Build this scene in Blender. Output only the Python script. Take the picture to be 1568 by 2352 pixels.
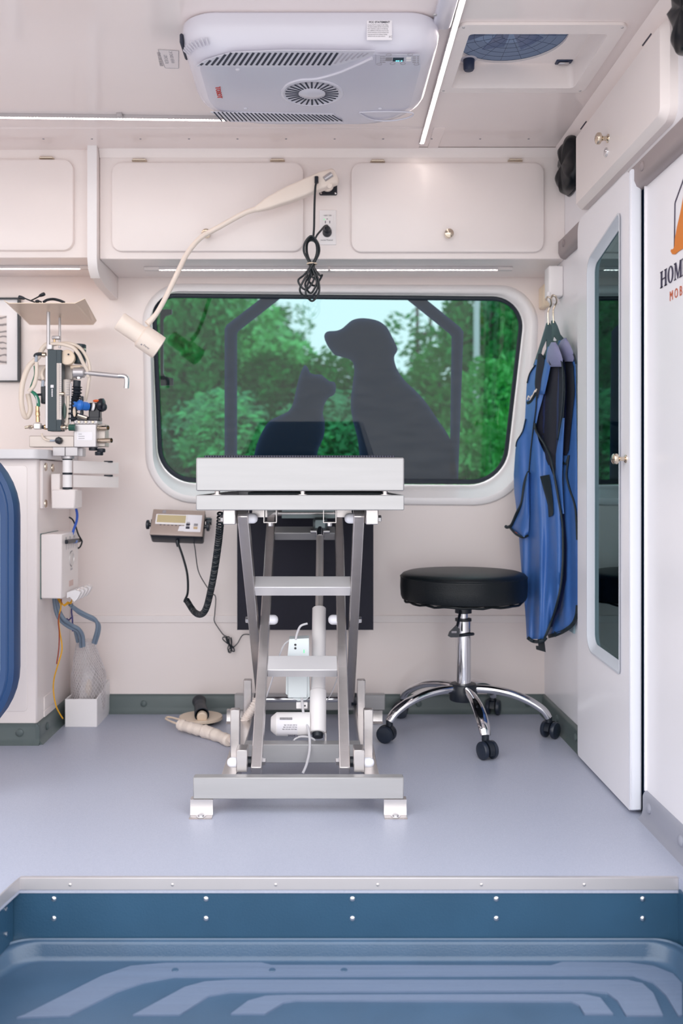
import bpy, bmesh, math, random
from mathutils import Vector, Matrix
R = math.radians
random.seed(7)
C = bpy.context.scene.collection
scene = bpy.context.scene
for o in list(bpy.data.objects): bpy.data.objects.remove(o)

# ------------------------------------------------------------------ camera
F = 2112.0            # focal length in pixels of the 1568x2352 frame
VX, VY, EYE = 735.0, 1105.0, 0.816
cam = bpy.data.cameras.new('camera'); camo = bpy.data.objects.new('camera', cam); C.objects.link(camo)
camo.location = (0, 0, EYE); camo.rotation_euler = (R(90), 0, 0)
cam.sensor_width = 36; cam.sensor_fit = 'AUTO'; cam.lens = 36 * F / 2352
cam.shift_x = (784 - VX) / 2352; cam.shift_y = -(1176 - VY) / 2352
cam.clip_start = 0.05; cam.clip_end = 200
cam.dof.use_dof = True; cam.dof.focus_distance = 2.45; cam.dof.aperture_fstop = 2.5
scene.camera = camo

# ------------------------------------------------------------------ world, exposure
w = bpy.data.worlds.new('world'); scene.world = w; w.use_nodes = True
nt = w.node_tree; nt.nodes.clear()
wo = nt.nodes.new('ShaderNodeOutputWorld'); bg = nt.nodes.new('ShaderNodeBackground')
tc = nt.nodes.new('ShaderNodeTexCoord'); sx = nt.nodes.new('ShaderNodeSeparateXYZ')
rmp = nt.nodes.new('ShaderNodeValToRGB')
rmp.color_ramp.elements[0].position = 0.0; rmp.color_ramp.elements[0].color = (1.0, 0.975, 0.965, 1)
rmp.color_ramp.elements[1].position = 0.7; rmp.color_ramp.elements[1].color = (0.93, 0.95, 1.0, 1)
nt.links.new(tc.outputs['Generated'], sx.inputs[0]); nt.links.new(sx.outputs['Z'], rmp.inputs[0])
nt.links.new(rmp.outputs[0], bg.inputs[0]); nt.links.new(bg.outputs[0], wo.inputs[0])
bg.inputs[1].default_value = 1.35
scene.view_settings.view_transform = 'Standard'; scene.view_settings.look = 'None'
scene.view_settings.gamma = 1.0; scene.view_settings.use_curve_mapping = False
scene.view_settings.exposure = 1.04
scene.cycles.max_bounces = 12; scene.cycles.diffuse_bounces = 7; scene.cycles.transparent_max_bounces = 16
LED_STRENGTH = 22.0

# ------------------------------------------------------------------ projection helpers (pixel + real depth -> point)
def P(px, py, Y): return Vector(((px - VX) * Y / F, Y, EYE + (VY - py) * Y / F))
def PX(px, py, X):
    Y = X * F / (px - VX); return Vector((X, Y, EYE + (VY - py) * Y / F))
def PZ(px, py, Z):
    Y = (Z - EYE) * F / (VY - py); return Vector(((px - VX) * Y / F, Y, Z))
def PW(px, py, off=0.0):           # on the leaning window pane
    Y = 3.28
    for _ in range(12):
        Z = EYE + (VY - py) * Y / F; Y = 3.245 + (1.463 - Z) * 0.105 + off
    return P(px, py, Y)

# ------------------------------------------------------------------ materials
def lin(c):
    out = []
    for v in c[:3]:
        v /= 255.0
        out.append(v / 12.92 if v <= 0.04045 else ((v + 0.055) / 1.055) ** 2.4)
    return (*out, 1.0)
MATS = {}
def M(name, rgb, rough=0.5, metal=0.0, var=0.04, vscale=6.0, bump=0.0, bscale=80.0, spec=0.5, coat=0.0, trans=0.0, alpha=1.0, emit=0.0, ior=1.5, aniso=None):
    if name in MATS: return MATS[name]
    m = bpy.data.materials.new(name); m.use_nodes = True
    n = m.node_tree.nodes; l = m.node_tree.links; b = n['Principled BSDF']
    b.inputs['Base Color'].default_value = lin(rgb)
    b.inputs['Roughness'].default_value = rough; b.inputs['Metallic'].default_value = metal
    b.inputs['Specular IOR Level'].default_value = spec; b.inputs['IOR'].default_value = ior
    b.inputs['Coat Weight'].default_value = coat; b.inputs['Coat Roughness'].default_value = 0.06
    b.inputs['Transmission Weight'].default_value = trans; b.inputs['Alpha'].default_value = alpha
    tcn = n.new('ShaderNodeTexCoord')
    if var > 0:
        t = n.new('ShaderNodeTexNoise'); t.inputs['Scale'].default_value = vscale; t.inputs['Detail'].default_value = 4
        mp = n.new('ShaderNodeMapping'); l.new(tcn.outputs['Object'], mp.inputs[0]); l.new(mp.outputs[0], t.inputs['Vector'])
        if aniso: mp.inputs['Scale'].default_value = aniso
        hsv = n.new('ShaderNodeHueSaturation'); hsv.inputs['Color'].default_value = lin(rgb)
        mr = n.new('ShaderNodeMapRange'); mr.inputs[1].default_value = 0.3; mr.inputs[2].default_value = 0.7
        mr.inputs[3].default_value = 1 - var; mr.inputs[4].default_value = 1 + var
        l.new(t.outputs['Fac'], mr.inputs[0]); l.new(mr.outputs[0], hsv.inputs['Value']); l.new(hsv.outputs[0], b.inputs['Base Color'])
    if bump > 0:
        t2 = n.new('ShaderNodeTexNoise'); t2.inputs['Scale'].default_value = bscale; t2.inputs['Detail'].default_value = 3
        mp2 = n.new('ShaderNodeMapping'); l.new(tcn.outputs['Object'], mp2.inputs[0]); l.new(mp2.outputs[0], t2.inputs['Vector'])
        if aniso: mp2.inputs['Scale'].default_value = aniso
        bp = n.new('ShaderNodeBump'); bp.inputs['Strength'].default_value = bump; bp.inputs['Distance'].default_value = 0.002
        l.new(t2.outputs['Fac'], bp.inputs['Height']); l.new(bp.outputs[0], b.inputs['Normal'])
    if emit > 0:
        b.inputs['Emission Color'].default_value = lin(rgb); b.inputs['Emission Strength'].default_value = emit
    MATS[name] = m; return m
def glassmat(name, tint, refl, rough=0.0, rtint=(1, 1, 1)):
    """thin tinted pane: tinted see-through plus a mirror film, stronger at grazing angles"""
    m = bpy.data.materials.new(name); m.use_nodes = True; n = m.node_tree.nodes; l = m.node_tree.links; n.clear()
    o = n.new('ShaderNodeOutputMaterial'); t = n.new('ShaderNodeBsdfTransparent'); g = n.new('ShaderNodeBsdfGlossy'); x = n.new('ShaderNodeMixShader')
    t.inputs[0].default_value = (*tint, 1); g.inputs[0].default_value = (*rtint, 1); g.inputs['Roughness'].default_value = rough
    fr = n.new('ShaderNodeFresnel'); fr.inputs[0].default_value = 1.5
    ad = n.new('ShaderNodeMath'); ad.operation = 'ADD'; ad.use_clamp = True; ad.inputs[1].default_value = refl
    l.new(fr.outputs[0], ad.inputs[0]); l.new(ad.outputs[0], x.inputs[0]); l.new(t.outputs[0], x.inputs[1]); l.new(g.outputs[0], x.inputs[2]); l.new(x.outputs[0], o.inputs[0])
    MATS[name] = m; return m

white_wall = M('white_panel', (240, 229, 225), 0.16, var=0.012, vscale=2.0)
ceil_mat = M('white_ceiling', (240, 229, 226), 0.10, var=0.012, vscale=2.0)
white_paint = M('white_laminate', (240, 231, 228), 0.28, var=0.01)
door_white = M('white_door', (238, 236, 240), 0.24, var=0.01)
white_plastic = M('white_plastic', (240, 236, 236), 0.32, var=0.01)
warm_plastic = M('warm_white_plastic', (240, 226, 214), 0.35, var=0.015)
cream_plastic = M('cream_plastic', (232, 212, 190), 0.4, var=0.03)
nylon = M('white_nylon', (236, 236, 244), 0.35, var=0.01)
black_plastic = M('black_plastic', (26, 32, 42), 0.35, var=0.05)
black_rubber = M('black_rubber', (28, 36, 46), 0.5, var=0.06)
black_cable = M('black_cable', (22, 30, 36), 0.35, var=0.04)
vinyl_black = M('black_vinyl', (10, 17, 22), 0.42, spec=0.35, var=0.05, bump=0.25, bscale=300)
mat_rubber = M('black_mat_rubber', (24, 24, 40), 0.7, var=0.06, bump=0.5, bscale=500)
steel = M('stainless_steel', (206, 201, 200), 0.25, 0.85, var=0.04, vscale=5, bump=0.06, bscale=120, aniso=(1, 1, 14))
steel_h = M('brushed_steel_horizontal', (176, 175, 176), 0.45, 0.5, var=0.03, vscale=5, bump=0.05, bscale=120, aniso=(1, 14, 14))
alu = M('anodised_aluminium', (196, 192, 194), 0.36, 0.7, var=0.03)
chrome = M('chrome', (225, 225, 228), 0.06, 1.0, var=0.0)
nickel = M('brushed_nickel', (214, 200, 182), 0.2, 1.0, var=0.0)
brass = M('brass_fitting', (210, 178, 140), 0.25, 1.0, var=0.0)
greytrim = M('grey_cove_trim', (88, 100, 100), 0.42, var=0.04, bump=0.1, bscale=400)
rail_mat = M('grey_taupe_rail', (150, 138, 138), 0.4, var=0.03, bump=0.1, bscale=400)
dark = M('dark_slot', (46, 50, 66), 0.6, var=0.03)
print_dark = M('dark_print', (58, 56, 70), 0.6, var=0.0)
print_grey = M('grey_print', (150, 146, 152), 0.6, var=0.0)
led_mat = M('led_emitter', (255, 244, 236), 0.4, var=0.0, emit=LED_STRENGTH)

# ------------------------------------------------------------------ mesh builder
def catmull(pts, n=8, closed=False):
    pts = [Vector(p) for p in pts]
    if len(pts) < 3: return pts
    out = []; k = len(pts)
    for i in range(k if closed else k - 1):
        if closed: a, b, c, d = pts[(i - 1) % k], pts[i], pts[(i + 1) % k], pts[(i + 2) % k]
        else: a, b, c, d = pts[max(i - 1, 0)], pts[i], pts[i + 1], pts[min(i + 2, k - 1)]
        for j in range(n):
            t = j / n
            out.append(0.5 * ((2 * b) + (c - a) * t + (2 * a - 5 * b + 4 * c - d) * t * t + (3 * b - a - 3 * c + d) * t ** 3))
    if not closed: out.append(pts[-1])
    return out
ORG = {}
def face_to(b_, d):
    for i, f in enumerate(b_.f):
        n_ = Vector()
        for k in range(len(f)):
            a, c = b_.v[f[k]], b_.v[f[(k + 1) % len(f)]]; n_ += a.cross(c)
        if n_.dot(Vector(d)) < 0: b_.f[i] = f[::-1]
class B:
    def __init__(s): s.v = []; s.f = []
    def add(s, vs, fs):
        o = len(s.v); s.v += [Vector(v) for v in vs]; s.f += [[i + o for i in f] for f in fs]; return s
    def bm(s, bmx, mtx=None):
        bmx.verts.index_update()
        s.add([(mtx @ v.co) if mtx else v.co.copy() for v in bmx.verts], [[v.index for v in f.verts] for f in bmx.faces]); bmx.free(); return s
    def obox(s, c, ax, ay, az, bev=0.0, seg=1):
        """box from centre and three half axes"""
        c, ax, ay, az = map(Vector, (c, ax, ay, az))
        L = [ax.length, ay.length, az.length]
        b = bmesh.new(); bmesh.ops.create_cube(b, size=2)
        for v in b.verts: v.co = Vector((v.co.x * L[0], v.co.y * L[1], v.co.z * L[2]))
        if bev > 0: bmesh.ops.bevel(b, geom=list(b.edges), offset=min(bev, min(L) * 0.95), segments=seg, affect='EDGES', profile=0.5)
        m = Matrix((ax.normalized(), ay.normalized(), az.normalized())).transposed().to_4x4(); m.translation = c
        return s.bm(b, m)
    def box(s, a, b, bev=0.0, seg=1):
        a, b = Vector(a), Vector(b); c = (a + b) / 2; h = (b - a) / 2
        return s.obox(c, (abs(h.x), 0, 0), (0, abs(h.y), 0), (0, 0, abs(h.z)), bev, seg)
    def pbox(s, x0, y0, x1, y1, Y, depth, bev=0.0, seg=1):
        p, q = P(x0, y1, Y), P(x1, y0, Y); q.y = Y + depth
        return s.box(p, q, bev, seg)
    def bar(s, p, q, wdt, thk, up=(0, 0, 1), bev=0.001):
        """rectangular bar from p to q; wdt across, thk along up"""
        p, q = Vector(p), Vector(q); d = (q - p); z = d.normalized(); x = z.cross(Vector(up)).normalized(); y = x.cross(z).normalized()
        return s.obox((p + q) / 2, x * wdt / 2, y * thk / 2, z * d.length / 2, bev)
    def tube(s, pts, r, n=8, smooth=6, closed=False, cap=True):
        pts = catmull(pts, smooth, closed) if smooth else [Vector(p) for p in pts]
        k = len(pts); rr = r if callable(r) else (lambda t: r)
        T = []
        for i in range(k):
            a = pts[(i - 1) % k] if closed else pts[max(i - 1, 0)]; b = pts[(i + 1) % k] if closed else pts[min(i + 1, k - 1)]
            t = (b - a); T.append(t.normalized() if t.length > 1e-9 else Vector((0, 0, 1)))
        ref = Vector((0, 0, 1)) if abs(T[0].z) < 0.9 else Vector((1, 0, 0))
        u = T[0].cross(ref).normalized(); vs = []
        for i in range(k):
            u = (u - T[i] * u.dot(T[i])); u = u.normalized() if u.length > 1e-9 else T[i].orthogonal().normalized()
            v = T[i].cross(u); ra = rr(i / max(k - 1, 1))
            for j in range(n):
                a = 2 * math.pi * j / n; vs.append(pts[i] + (u * math.cos(a) + v * math.sin(a)) * ra)
        fs = []
        for i in range(k if closed else k - 1):
            for j in range(n):
                i2 = (i + 1) % k
                fs.append([i * n + j, i * n + (j + 1) % n, i2 * n + (j + 1) % n, i2 * n + j])
        if cap and not closed: fs += [list(range(n))[::-1], [(k - 1) * n + j for j in range(n)]]
        return s.add(vs, fs)
    def lathe(s, prof, o, axis=(0, 0, 1), n=28, cap=True):
        """profile [(radius, height)] turned about axis through o"""
        o = Vector(o); z = Vector(axis).normalized(); x = z.orthogonal().normalized(); y = z.cross(x); vs = []; fs = []
        for (r, h) in prof:
            for j in range(n):
                a = 2 * math.pi * j / n; vs.append(o + z * h + (x * math.cos(a) + y * math.sin(a)) * max(r, 1e-5))
        k = len(prof)
        for i in range(k - 1):
            for j in range(n): fs.append([i * n + j, i * n + (j + 1) % n, (i + 1) * n + (j + 1) % n, (i + 1) * n + j])
        if cap: fs += [list(range(n))[::-1], [(k - 1) * n + j for j in range(n)]]
        return s.add(vs, fs)
    def cyl(s, p, q, r, r2=None, n=20, ch=0.0):
        p, q = Vector(p), Vector(q); L = (q - p).length; r2 = r if r2 is None else r2
        pr = [(r - ch, 0), (r, ch), (r2, L - ch), (r2 - ch, L)] if ch else [(r, 0), (r2, L)]
        return s.lathe(pr, p, q - p, n)
    def ell(s, c, rx, ry, rz, n=20, m=12):
        c = Vector(c); pr = []
        vs = []; fs = []
        for i in range(m + 1):
            t = math.pi * i / m
            for j in range(n):
                a = 2 * math.pi * j / n
                vs.append(c + Vector((rx * math.sin(t) * math.cos(a), ry * math.sin(t) * math.sin(a), -rz * math.cos(t))))
        for i in range(m):
            for j in range(n): fs.append([i * n + j, i * n + (j + 1) % n, (i + 1) * n + (j + 1) % n, (i + 1) * n + j])
        return s.add(vs, fs)
    def prism(s, poly, ext):
        poly = [Vector(p) for p in poly]; k = len(poly); e = Vector(ext)
        return s.add(poly + [p + e for p in poly], [list(range(k)), [k + i for i in range(k)][::-1]] + [[i, k + i, k + (i + 1) % k, (i + 1) % k] for i in range(k)])
    def loft(s, rings, cap0=True, cap1=True, closed=True):
        n = len(rings[0]); vs = [p for r in rings for p in r]; fs = []
        for i in range(len(rings) - 1):
            for j in range(n if closed else n - 1): fs.append([i * n + j, i * n + (j + 1) % n, (i + 1) * n + (j + 1) % n, (i + 1) * n + j])
        if cap0: fs.append(list(range(n))[::-1])
        if cap1: fs.append([(len(rings) - 1) * n + j for j in range(n)])
        return s.add(vs, fs)
    def plate(s, outer, holes, ext):
        """flat plate with holes: 3-D loops, extruded by ext"""
        b = bmesh.new(); es = []
        for lp in [outer] + holes:
            vs = [b.verts.new(p) for p in lp]
            es += [b.edges.new((vs[i], vs[(i + 1) % len(vs)])) for i in range(len(vs))]
        bmesh.ops.triangle_fill(b, use_beauty=True, edges=es)
        r = bmesh.ops.extrude_face_region(b, geom=list(b.faces))
        bmesh.ops.translate(b, vec=Vector(ext), verts=[g for g in r['geom'] if isinstance(g, bmesh.types.BMVert)])
        bmesh.ops.recalc_face_normals(b, faces=list(b.faces))
        return s.bm(b)
    def text(s, body, size, origin, xdir, ydir, ext=0.0004, align='LEFT', wide=1.0, bold=0.0):
        cu = bpy.data.curves.new('lettering_curve', 'FONT'); cu.body = body; cu.size = size; cu.extrude = ext; cu.align_x = align
        cu.resolution_u = 2; cu.offset = bold
        ob = bpy.data.objects.new('lettering_tmp', cu); C.objects.link(ob)
        dg = bpy.context.evaluated_depsgraph_get(); me = bpy.data.meshes.new_from_object(ob.evaluated_get(dg))
        x = Vector(xdir).normalized(); y = Vector(ydir).normalized(); z = x.cross(y); o = Vector(origin)
        s.add([o + x * v.co.x * wide + y * v.co.y + z * v.co.z for v in me.vertices], [list(p.vertices) for p in me.polygons])
        bpy.data.objects.remove(ob); bpy.data.curves.remove(cu); bpy.data.meshes.remove(me); return s
    def build(s, name, mat, parent=None, sharp=38, fix=True):
        me = bpy.data.meshes.new(name)
        org = ORG.get(parent.name, Vector()) if parent else Vector()
        if parent is None and s.v:
            lo = Vector([min(v[i] for v in s.v) for i in range(3)]); hi = Vector([max(v[i] for v in s.v) for i in range(3)])
            org = Vector(((lo.x + hi.x) / 2, (lo.y + hi.y) / 2, lo.z))
        me.from_pydata([v - org for v in s.v], [], s.f); me.update()
        if fix:
            b = bmesh.new(); b.from_mesh(me); bmesh.ops.recalc_face_normals(b, faces=list(b.faces)); b.to_mesh(me); b.free()
        me.polygons.foreach_set('use_smooth', [True] * len(me.polygons)); me.set_sharp_from_angle(angle=R(sharp))
        me.materials.append(mat)
        o = bpy.data.objects.new(name, me); C.objects.link(o)
        if parent: o.parent = parent
        else: o.location = org
        ORG[o.name] = org
        return o
def thing(name, loc, label, cat, group=None):
    o = bpy.data.objects.new(name, None); C.objects.link(o); o.location = loc; o.empty_display_size = 0.05
    ORG[o.name] = Vector(loc); return tag(o, label, cat, group)
def tag(o, label, cat, group=None):
    o['label'] = label; o['category'] = cat
    if group: o['group'] = group
    return o
def struct(o, label=None):
    o['kind'] = 'structure'
    if label: o['label'] = label
    return o
def stuff(o): o['kind'] = 'stuff'; return o
def dup(root, loc, label, group=None):
    r = root.copy(); C.objects.link(r); r.location = loc; r['label'] = label; ORG[r.name] = Vector(loc)
    if group: r['group'] = group
    for ch in list(root.children):
        c = ch.copy(); C.objects.link(c); c.parent = r
        for g in ch.children:
            d = g.copy(); C.objects.link(d); d.parent = c
    return r
def rpoly(pts, rad, n=8):
    """rounded polygon in 2-D"""
    out = []; k = len(pts)
    rad = rad if isinstance(rad, (list, tuple)) else [rad] * k
    for i in range(k):
        p = Vector(pts[i]); a = (Vector(pts[i - 1]) - p); b = (Vector(pts[(i + 1) % k]) - p)
        r = rad[i]
        ang = a.angle(b); t = min(r / math.tan(ang / 2), a.length * 0.49, b.length * 0.49); r = t * math.tan(ang / 2)
        a.normalize(); b.normalize(); c = p + (a + b).normalized() * (r / math.sin(ang / 2))
        s0 = p + a * t - c; s1 = p + b * t - c
        a0 = math.atan2(s0.y, s0.x); a1 = math.atan2(s1.y, s1.x); d = a1 - a0
        while d > math.pi: d -= 2 * math.pi
        while d < -math.pi: d += 2 * math.pi
        for j in range(n):
            g = a0 + d * j / (n - 1); out.append(c + Vector((math.cos(g), math.sin(g))) * r)
    return out
def rrect(x0, y0, x1, y1, r, n=8): return rpoly([(x0, y0), (x1, y0), (x1, y1), (x0, y1)], r, n)
def inset(pts, d):
    c = sum((Vector(p) for p in pts), Vector((0, 0))) / len(pts); out = []
    k = len(pts)
    for i in range(k):
        t = (Vector(pts[(i + 1) % k]) - Vector(pts[i - 1])).normalized(); nrm = Vector((-t.y, t.x))
        if nrm.dot(c - Vector(pts[i])) < 0: nrm = -nrm
        out.append(Vector(pts[i]) + nrm * d)
    return out
def panel_loft(b, loop2, mapf, d0, d1, bev):
    """slab with eased edge: loop2 in 2-D, mapf(p, d) -> 3-D, from depth d0 (back) to d1 (front)"""
    s = 1 if d1 > d0 else -1
    rings = [[mapf(p, d0) for p in loop2], [mapf(p, d1 - s * bev) for p in loop2],
             [mapf(p, d1 - s * bev * 0.3) for p in inset(loop2, bev * 0.3)], [mapf(p, d1) for p in inset(loop2, bev)]]
    return b.loft(rings)

# ================================================================== THE SETTING
YB, YC, XR, ZC, YE = 3.24, 2.97, 0.79, 1.89, 1.888
# ---- floor: grey speckled sheet vinyl
fm = bpy.data.materials.new('grey_speckled_vinyl'); fm.use_nodes = True
n = fm.node_tree.nodes; l = fm.node_tree.links; b = n['Principled BSDF']
tcn = n.new('ShaderNodeTexCoord'); v1 = n.new('ShaderNodeTexNoise'); v1.inputs['Scale'].default_value = 420; v1.inputs['Detail'].default_value = 2
v2 = n.new('ShaderNodeTexVoronoi'); v2.inputs['Scale'].default_value = 95
v3 = n.new('ShaderNodeTexNoise'); v3.inputs['Scale'].default_value = 3; v3.inputs['Detail'].default_value = 5
cr = n.new('ShaderNodeValToRGB'); cr.color_ramp.elements[0].position = 0.3; cr.color_ramp.elements[0].color = lin((170, 175, 192))
cr.color_ramp.elements[1].position = 0.7; cr.color_ramp.elements[1].color = lin((182, 186, 202))
sp = n.new('ShaderNodeValToRGB'); sp.color_ramp.elements[0].position = 0.0; sp.color_ramp.elements[0].color = (1, 1, 1, 1)
sp.color_ramp.elements[1].position = 0.06; sp.color_ramp.elements[1].color = (0, 0, 0, 1)
mx = n.new('ShaderNodeMixRGB'); mx.inputs[2].default_value = lin((222, 222, 228))
mr = n.new('ShaderNodeMapRange'); mr.inputs[3].default_value = 0.30; mr.inputs[4].default_value = 0.44
bp = n.new('ShaderNodeBump'); bp.inputs['Strength'].default_value = 0.12; bp.inputs['Distance'].default_value = 0.001
for t in (v1, v2, v3): l.new(tcn.outputs['Object'], t.inputs['Vector'])
l.new(v1.outputs['Fac'], cr.inputs[0]); l.new(v2.outputs['Distance'], sp.inputs[0]); l.new(sp.outputs[0], mx.inputs[0]); l.new(cr.outputs[0], mx.inputs[1])
l.new(mx.outputs[0], b.inputs['Base Color']); l.new(v3.outputs['Fac'], mr.inputs[0]); l.new(mr.outputs[0], b.inputs['Roughness'])
l.new(v1.outputs['Fac'], bp.inputs['Height']); l.new(bp.outputs[0], b.inputs['Normal'])
XL0 = (45 - VX) * YE / F            # left end of the step edge
bb = B(); bb.prism([(-2.3, YB, -0.03), (-2.3, 1.2, -0.03), (XL0 - 0.05, 1.2, -0.03), (XL0 - 0.02, YE - 0.12, -0.03), (XL0, YE, -0.03), (0.74, YE, -0.03), (0.74, 1.2, -0.03), (0.84, 1.2, -0.03), (0.84, YB, -0.03)], (0, 0, 0.03))
struct(bb.build('floor', fm))
# ---- metal nosing along the step edge
bb = B(); zt, hb = 0.0025, -0.0225
bb.box((XL0, YE - 0.003, hb), (0.735, YE + 0.001, zt), 0.001); bb.box((XL0, YE, 0.0002), (0.735, YE + 0.007, zt), 0.0008)
nos = struct(bb.build('trim_1', M('satin_aluminium_edge', (206, 202, 204), 0.38, 0.6, var=0.02), None), 'satin aluminium nosing along the floor edge above the black step well')
pl, ql = Vector((XL0, YE, 0)), Vector((XL0 - 0.05, 1.2, 0)); pl2 = Vector((XL0 - 0.02, YE - 0.12, 0))
bb = B()
for a, c in ((pl, pl2), (pl2, ql)):
    d = (c - a).normalized(); m_ = (a + c) / 2 + Vector((0, 0, (zt + hb) / 2)); bb.obox(m_, d * (a - c).length / 2, d.cross(Vector((0, 0, 1))) * 0.002, (0, 0, (zt - hb) / 2), 0.0008)
struct(bb.build('trim_2', MATS['satin_aluminium_edge']), 'satin aluminium nosing turning back along the left side of the step well')
for px in (161, 396, 633, 867, 1105, 1341):
    p = P(px, 2032, YE - 0.003); B().lathe([(0.0032, 0), (0.003, 0.0012), (0.0015, 0.002)], p, (0, -1, 0), 12).build('screw', steel, nos)
# ---- step well
blk = M('black_textured_metal', (44, 78, 104), 0.34, var=0.08, bump=0.25, bscale=260)
stp = M('black_moulded_plastic', (66, 92, 118), 0.28, ior=1.6, var=0.10, bump=0.2, bscale=300)
bb = B(); bb.box((XL0 - 0.09, YE + 0.002, -0.16), (0.80, YE + 0.012, hb + 0.003), 0.001)
ris = struct(bb.build('wall_step_riser', blk), 'black textured metal riser panel with two rows of screws')
for px in (124, 473, 809, 1139, 1475):
    for py in (2064, 2109):
        p = P(px, py, YE + 0.002); B().lathe([(0.0052, 0), (0.005, 0.002), (0.002, 0.004)], p, (0, -1, 0), 12).build('screw', chrome, ris)
bb = B(); a, c = Vector((XL0 - 0.012, YE - 0.004, -0.124)), Vector((XL0 - 0.07, 1.2, -0.124)); bb.prism([a, c, c + Vector((-.02, 0, 0)), a + Vector((-.02, 0, 0))], (0, 0, 0.10))
rl = struct(bb.build('wall_step_left', blk), 'black metal side panel at the left of the step well')
for (t, z) in ((0.05, -0.045), (0.05, -0.095), (0.22, -0.045), (0.22, -0.095)):
    p = a + (c - a) * t; p.z = z; B().lathe([(0.0048, 0), (0.0046, 0.0018), (0.002, 0.0036)], p, (1, 0, 0), 12).build('screw', chrome, rl)
bb = B(); bb.box((0.735, 1.2, -0.3), (0.80, YE + 0.012, hb)); struct(bb.build('wall_step_right', blk), 'black metal side panel at the right of the step well')
# moulded tray: outline rings from the ledge down to the tread
def tray(zr):
    rings = []
    for (ins, z) in zr:
        x0, x1, y1, y0 = XL0 - 0.012 + ins, 0.733 - ins, YE - 0.001 - ins * 0.5, 1.56 + ins * 0.3
        xs = -0.16
        pts = rpoly([(x0 + xs, y0), (x1, y0), (x1, y1), (x0, y1)], [0.03, 0.03, 0.05, 0.07], 8)
        rings.append([Vector((p.x, p.y, z)) for p in pts])
    return rings
bb = B(); bb.loft(tray([(0.0, -0.122), (0.003, -0.125), (0.012, -0.1255), (0.016, -0.127), (0.019, -0.131), (0.023, -0.152), (0.027, -0.158), (0.034, -0.161), (0.040, -0.1615)]), cap0=False)
tr = struct(bb.build('floor_step', stp), 'black moulded plastic step tray with raised ribs')
# raised non-slip ribs, arch shaped, nested
rib_m = M('rib_plastic', (112, 128, 154), 0.33, ior=1.9, var=0.06, bump=0.6, bscale=60, aniso=(0.2, 12, 1))
ZT = -0.1615
def PT(px, py): return PZ(px, py, ZT)
ribs = [
  [(38, 2341), (55, 2335), (235, 2244), (300, 2222), (380, 2215), (600, 2214), (622, 2220), (1265, 2221), (1290, 2213), (1440, 2214), (1500, 2222), (1545, 2240), (1566, 2262), (1566, 2336), (1558, 2337), (1530, 2290), (1500, 2260), (1455, 2243), (1380, 2242), (400, 2246), (330, 2259), (270, 2280), (158, 2337)],
  [(305, 2335), (425, 2270), (470, 2258), (530, 2254), (1440, 2254), (1475, 2262), (1500, 2285), (1522, 2336), (1438, 2336), (1418, 2302), (1395, 2284), (1350, 2279), (530, 2281), (480, 2290), (412, 2334)],
  [(530, 2332), (570, 2302), (610, 2291), (660, 2289), (1340, 2287), (1378, 2295), (1408, 2333), (1342, 2333), (1330, 2312), (1310, 2303), (680, 2301), (650, 2306), (608, 2332)]]
for rb in ribs:
    lo = [PT(*p) for p in rb]; B().prism(lo, (0, 0, 0.0035)).build('rib', rib_m, tr)
for px in (402, 625, 790):
    B().lathe([(0.007, 0), (0.006, 0.0012)], PT(px, 2232) + Vector((0, 0, 0.0036)), (0, 0, 1), 16).build('plug', stp, tr)
bb = B(); bb.box((XL0 - 0.18, 1.545, -0.30), (0.735, 1.562, -0.1605), 0.003); struct(bb.build('trim_3', blk), 'black front lip of the step tray')
# ---- left end wall of the van
bb = B(); bb.box((-2.32, 1.2, 0.0), (-2.3, YB + 0.02, ZC)); struct(bb.build('wall_left', white_wall))
# ---- ground outside
bb = B(); bb.box((-300, -300, -0.75), (300, 300, -0.65)); struct(bb.build('ground', M('pale_gravel_ground', (186, 184, 182), 0.9, var=0.15, vscale=2), None))

# ---- back wall with window opening
wo_ = rpoly([(325, 651), (1240, 655), (1216, 1163), (336, 1156)], [90, 90, 135, 115], 12)      # outside of the surround, px at the wall
hole = [P(p.x, p.y, YB) for p in inset(wo_, 12)]
bb = B(); bb.plate([Vector((-2.3, YB, 0)), Vector((0.84, YB, 0)), Vector((0.84, YB, ZC + 0.05)), Vector((-2.3, YB, ZC + 0.05))], [hole], (0, 0.02, 0))
wb = struct(bb.build('wall_back', white_wall))
# ---- window: white funnel surround, black gasket, leaning tinted pane
go = rpoly([(349, 675), (1206, 683), (1157, 1111), (366, 1106)], [52, 68, 88, 82], 12)
gi = rpoly([(358, 684), (1197, 692), (1150, 1102), (375, 1097)], [42, 58, 78, 72], 12)
win = bpy.data.objects.new('window_1', None); C.objects.link(win); win.location = P(778, 1156, YB); ORG[win.name] = win.location.copy(); struct(win, 'large tinted van window with black seal, white surround and animal silhouettes')
L = [[P(p.x, p.y, YB - 0.002) for p in wo_], [P(p.x, p.y, YB - 0.012) for p in inset(wo_, 3)], [P(p.x, p.y, YB - 0.016) for p in inset(wo_, 10)], [P(p.x, p.y, YB - 0.014) for p in inset(wo_, 17)]]
Lg = [PW(p.x, p.y) for p in inset(go, -3)]
mid = [L[3][i].lerp(Lg[i], 0.5) + Vector((0, -0.004, 0)) for i in range(len(Lg))]
bb = B(); bb.loft(L + [mid, Lg, [p + Vector((0, 0.02, 0)) for p in Lg]], cap0=False, cap1=False)
bb.build('window_frame', white_plastic, win)
g0 = [PW(p.x, p.y, -0.001) for p in inset(go, -2)]; g1 = [PW(p.x, p.y, -0.007) for p in inset(go, 1)]; g2 = [PW(p.x, p.y, -0.008) for p in inset(go, 5)]; g3 = [PW(p.x, p.y, -0.004) for p in gi]; g4 = [PW(p.x, p.y, 0.006) for p in gi]
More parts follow.
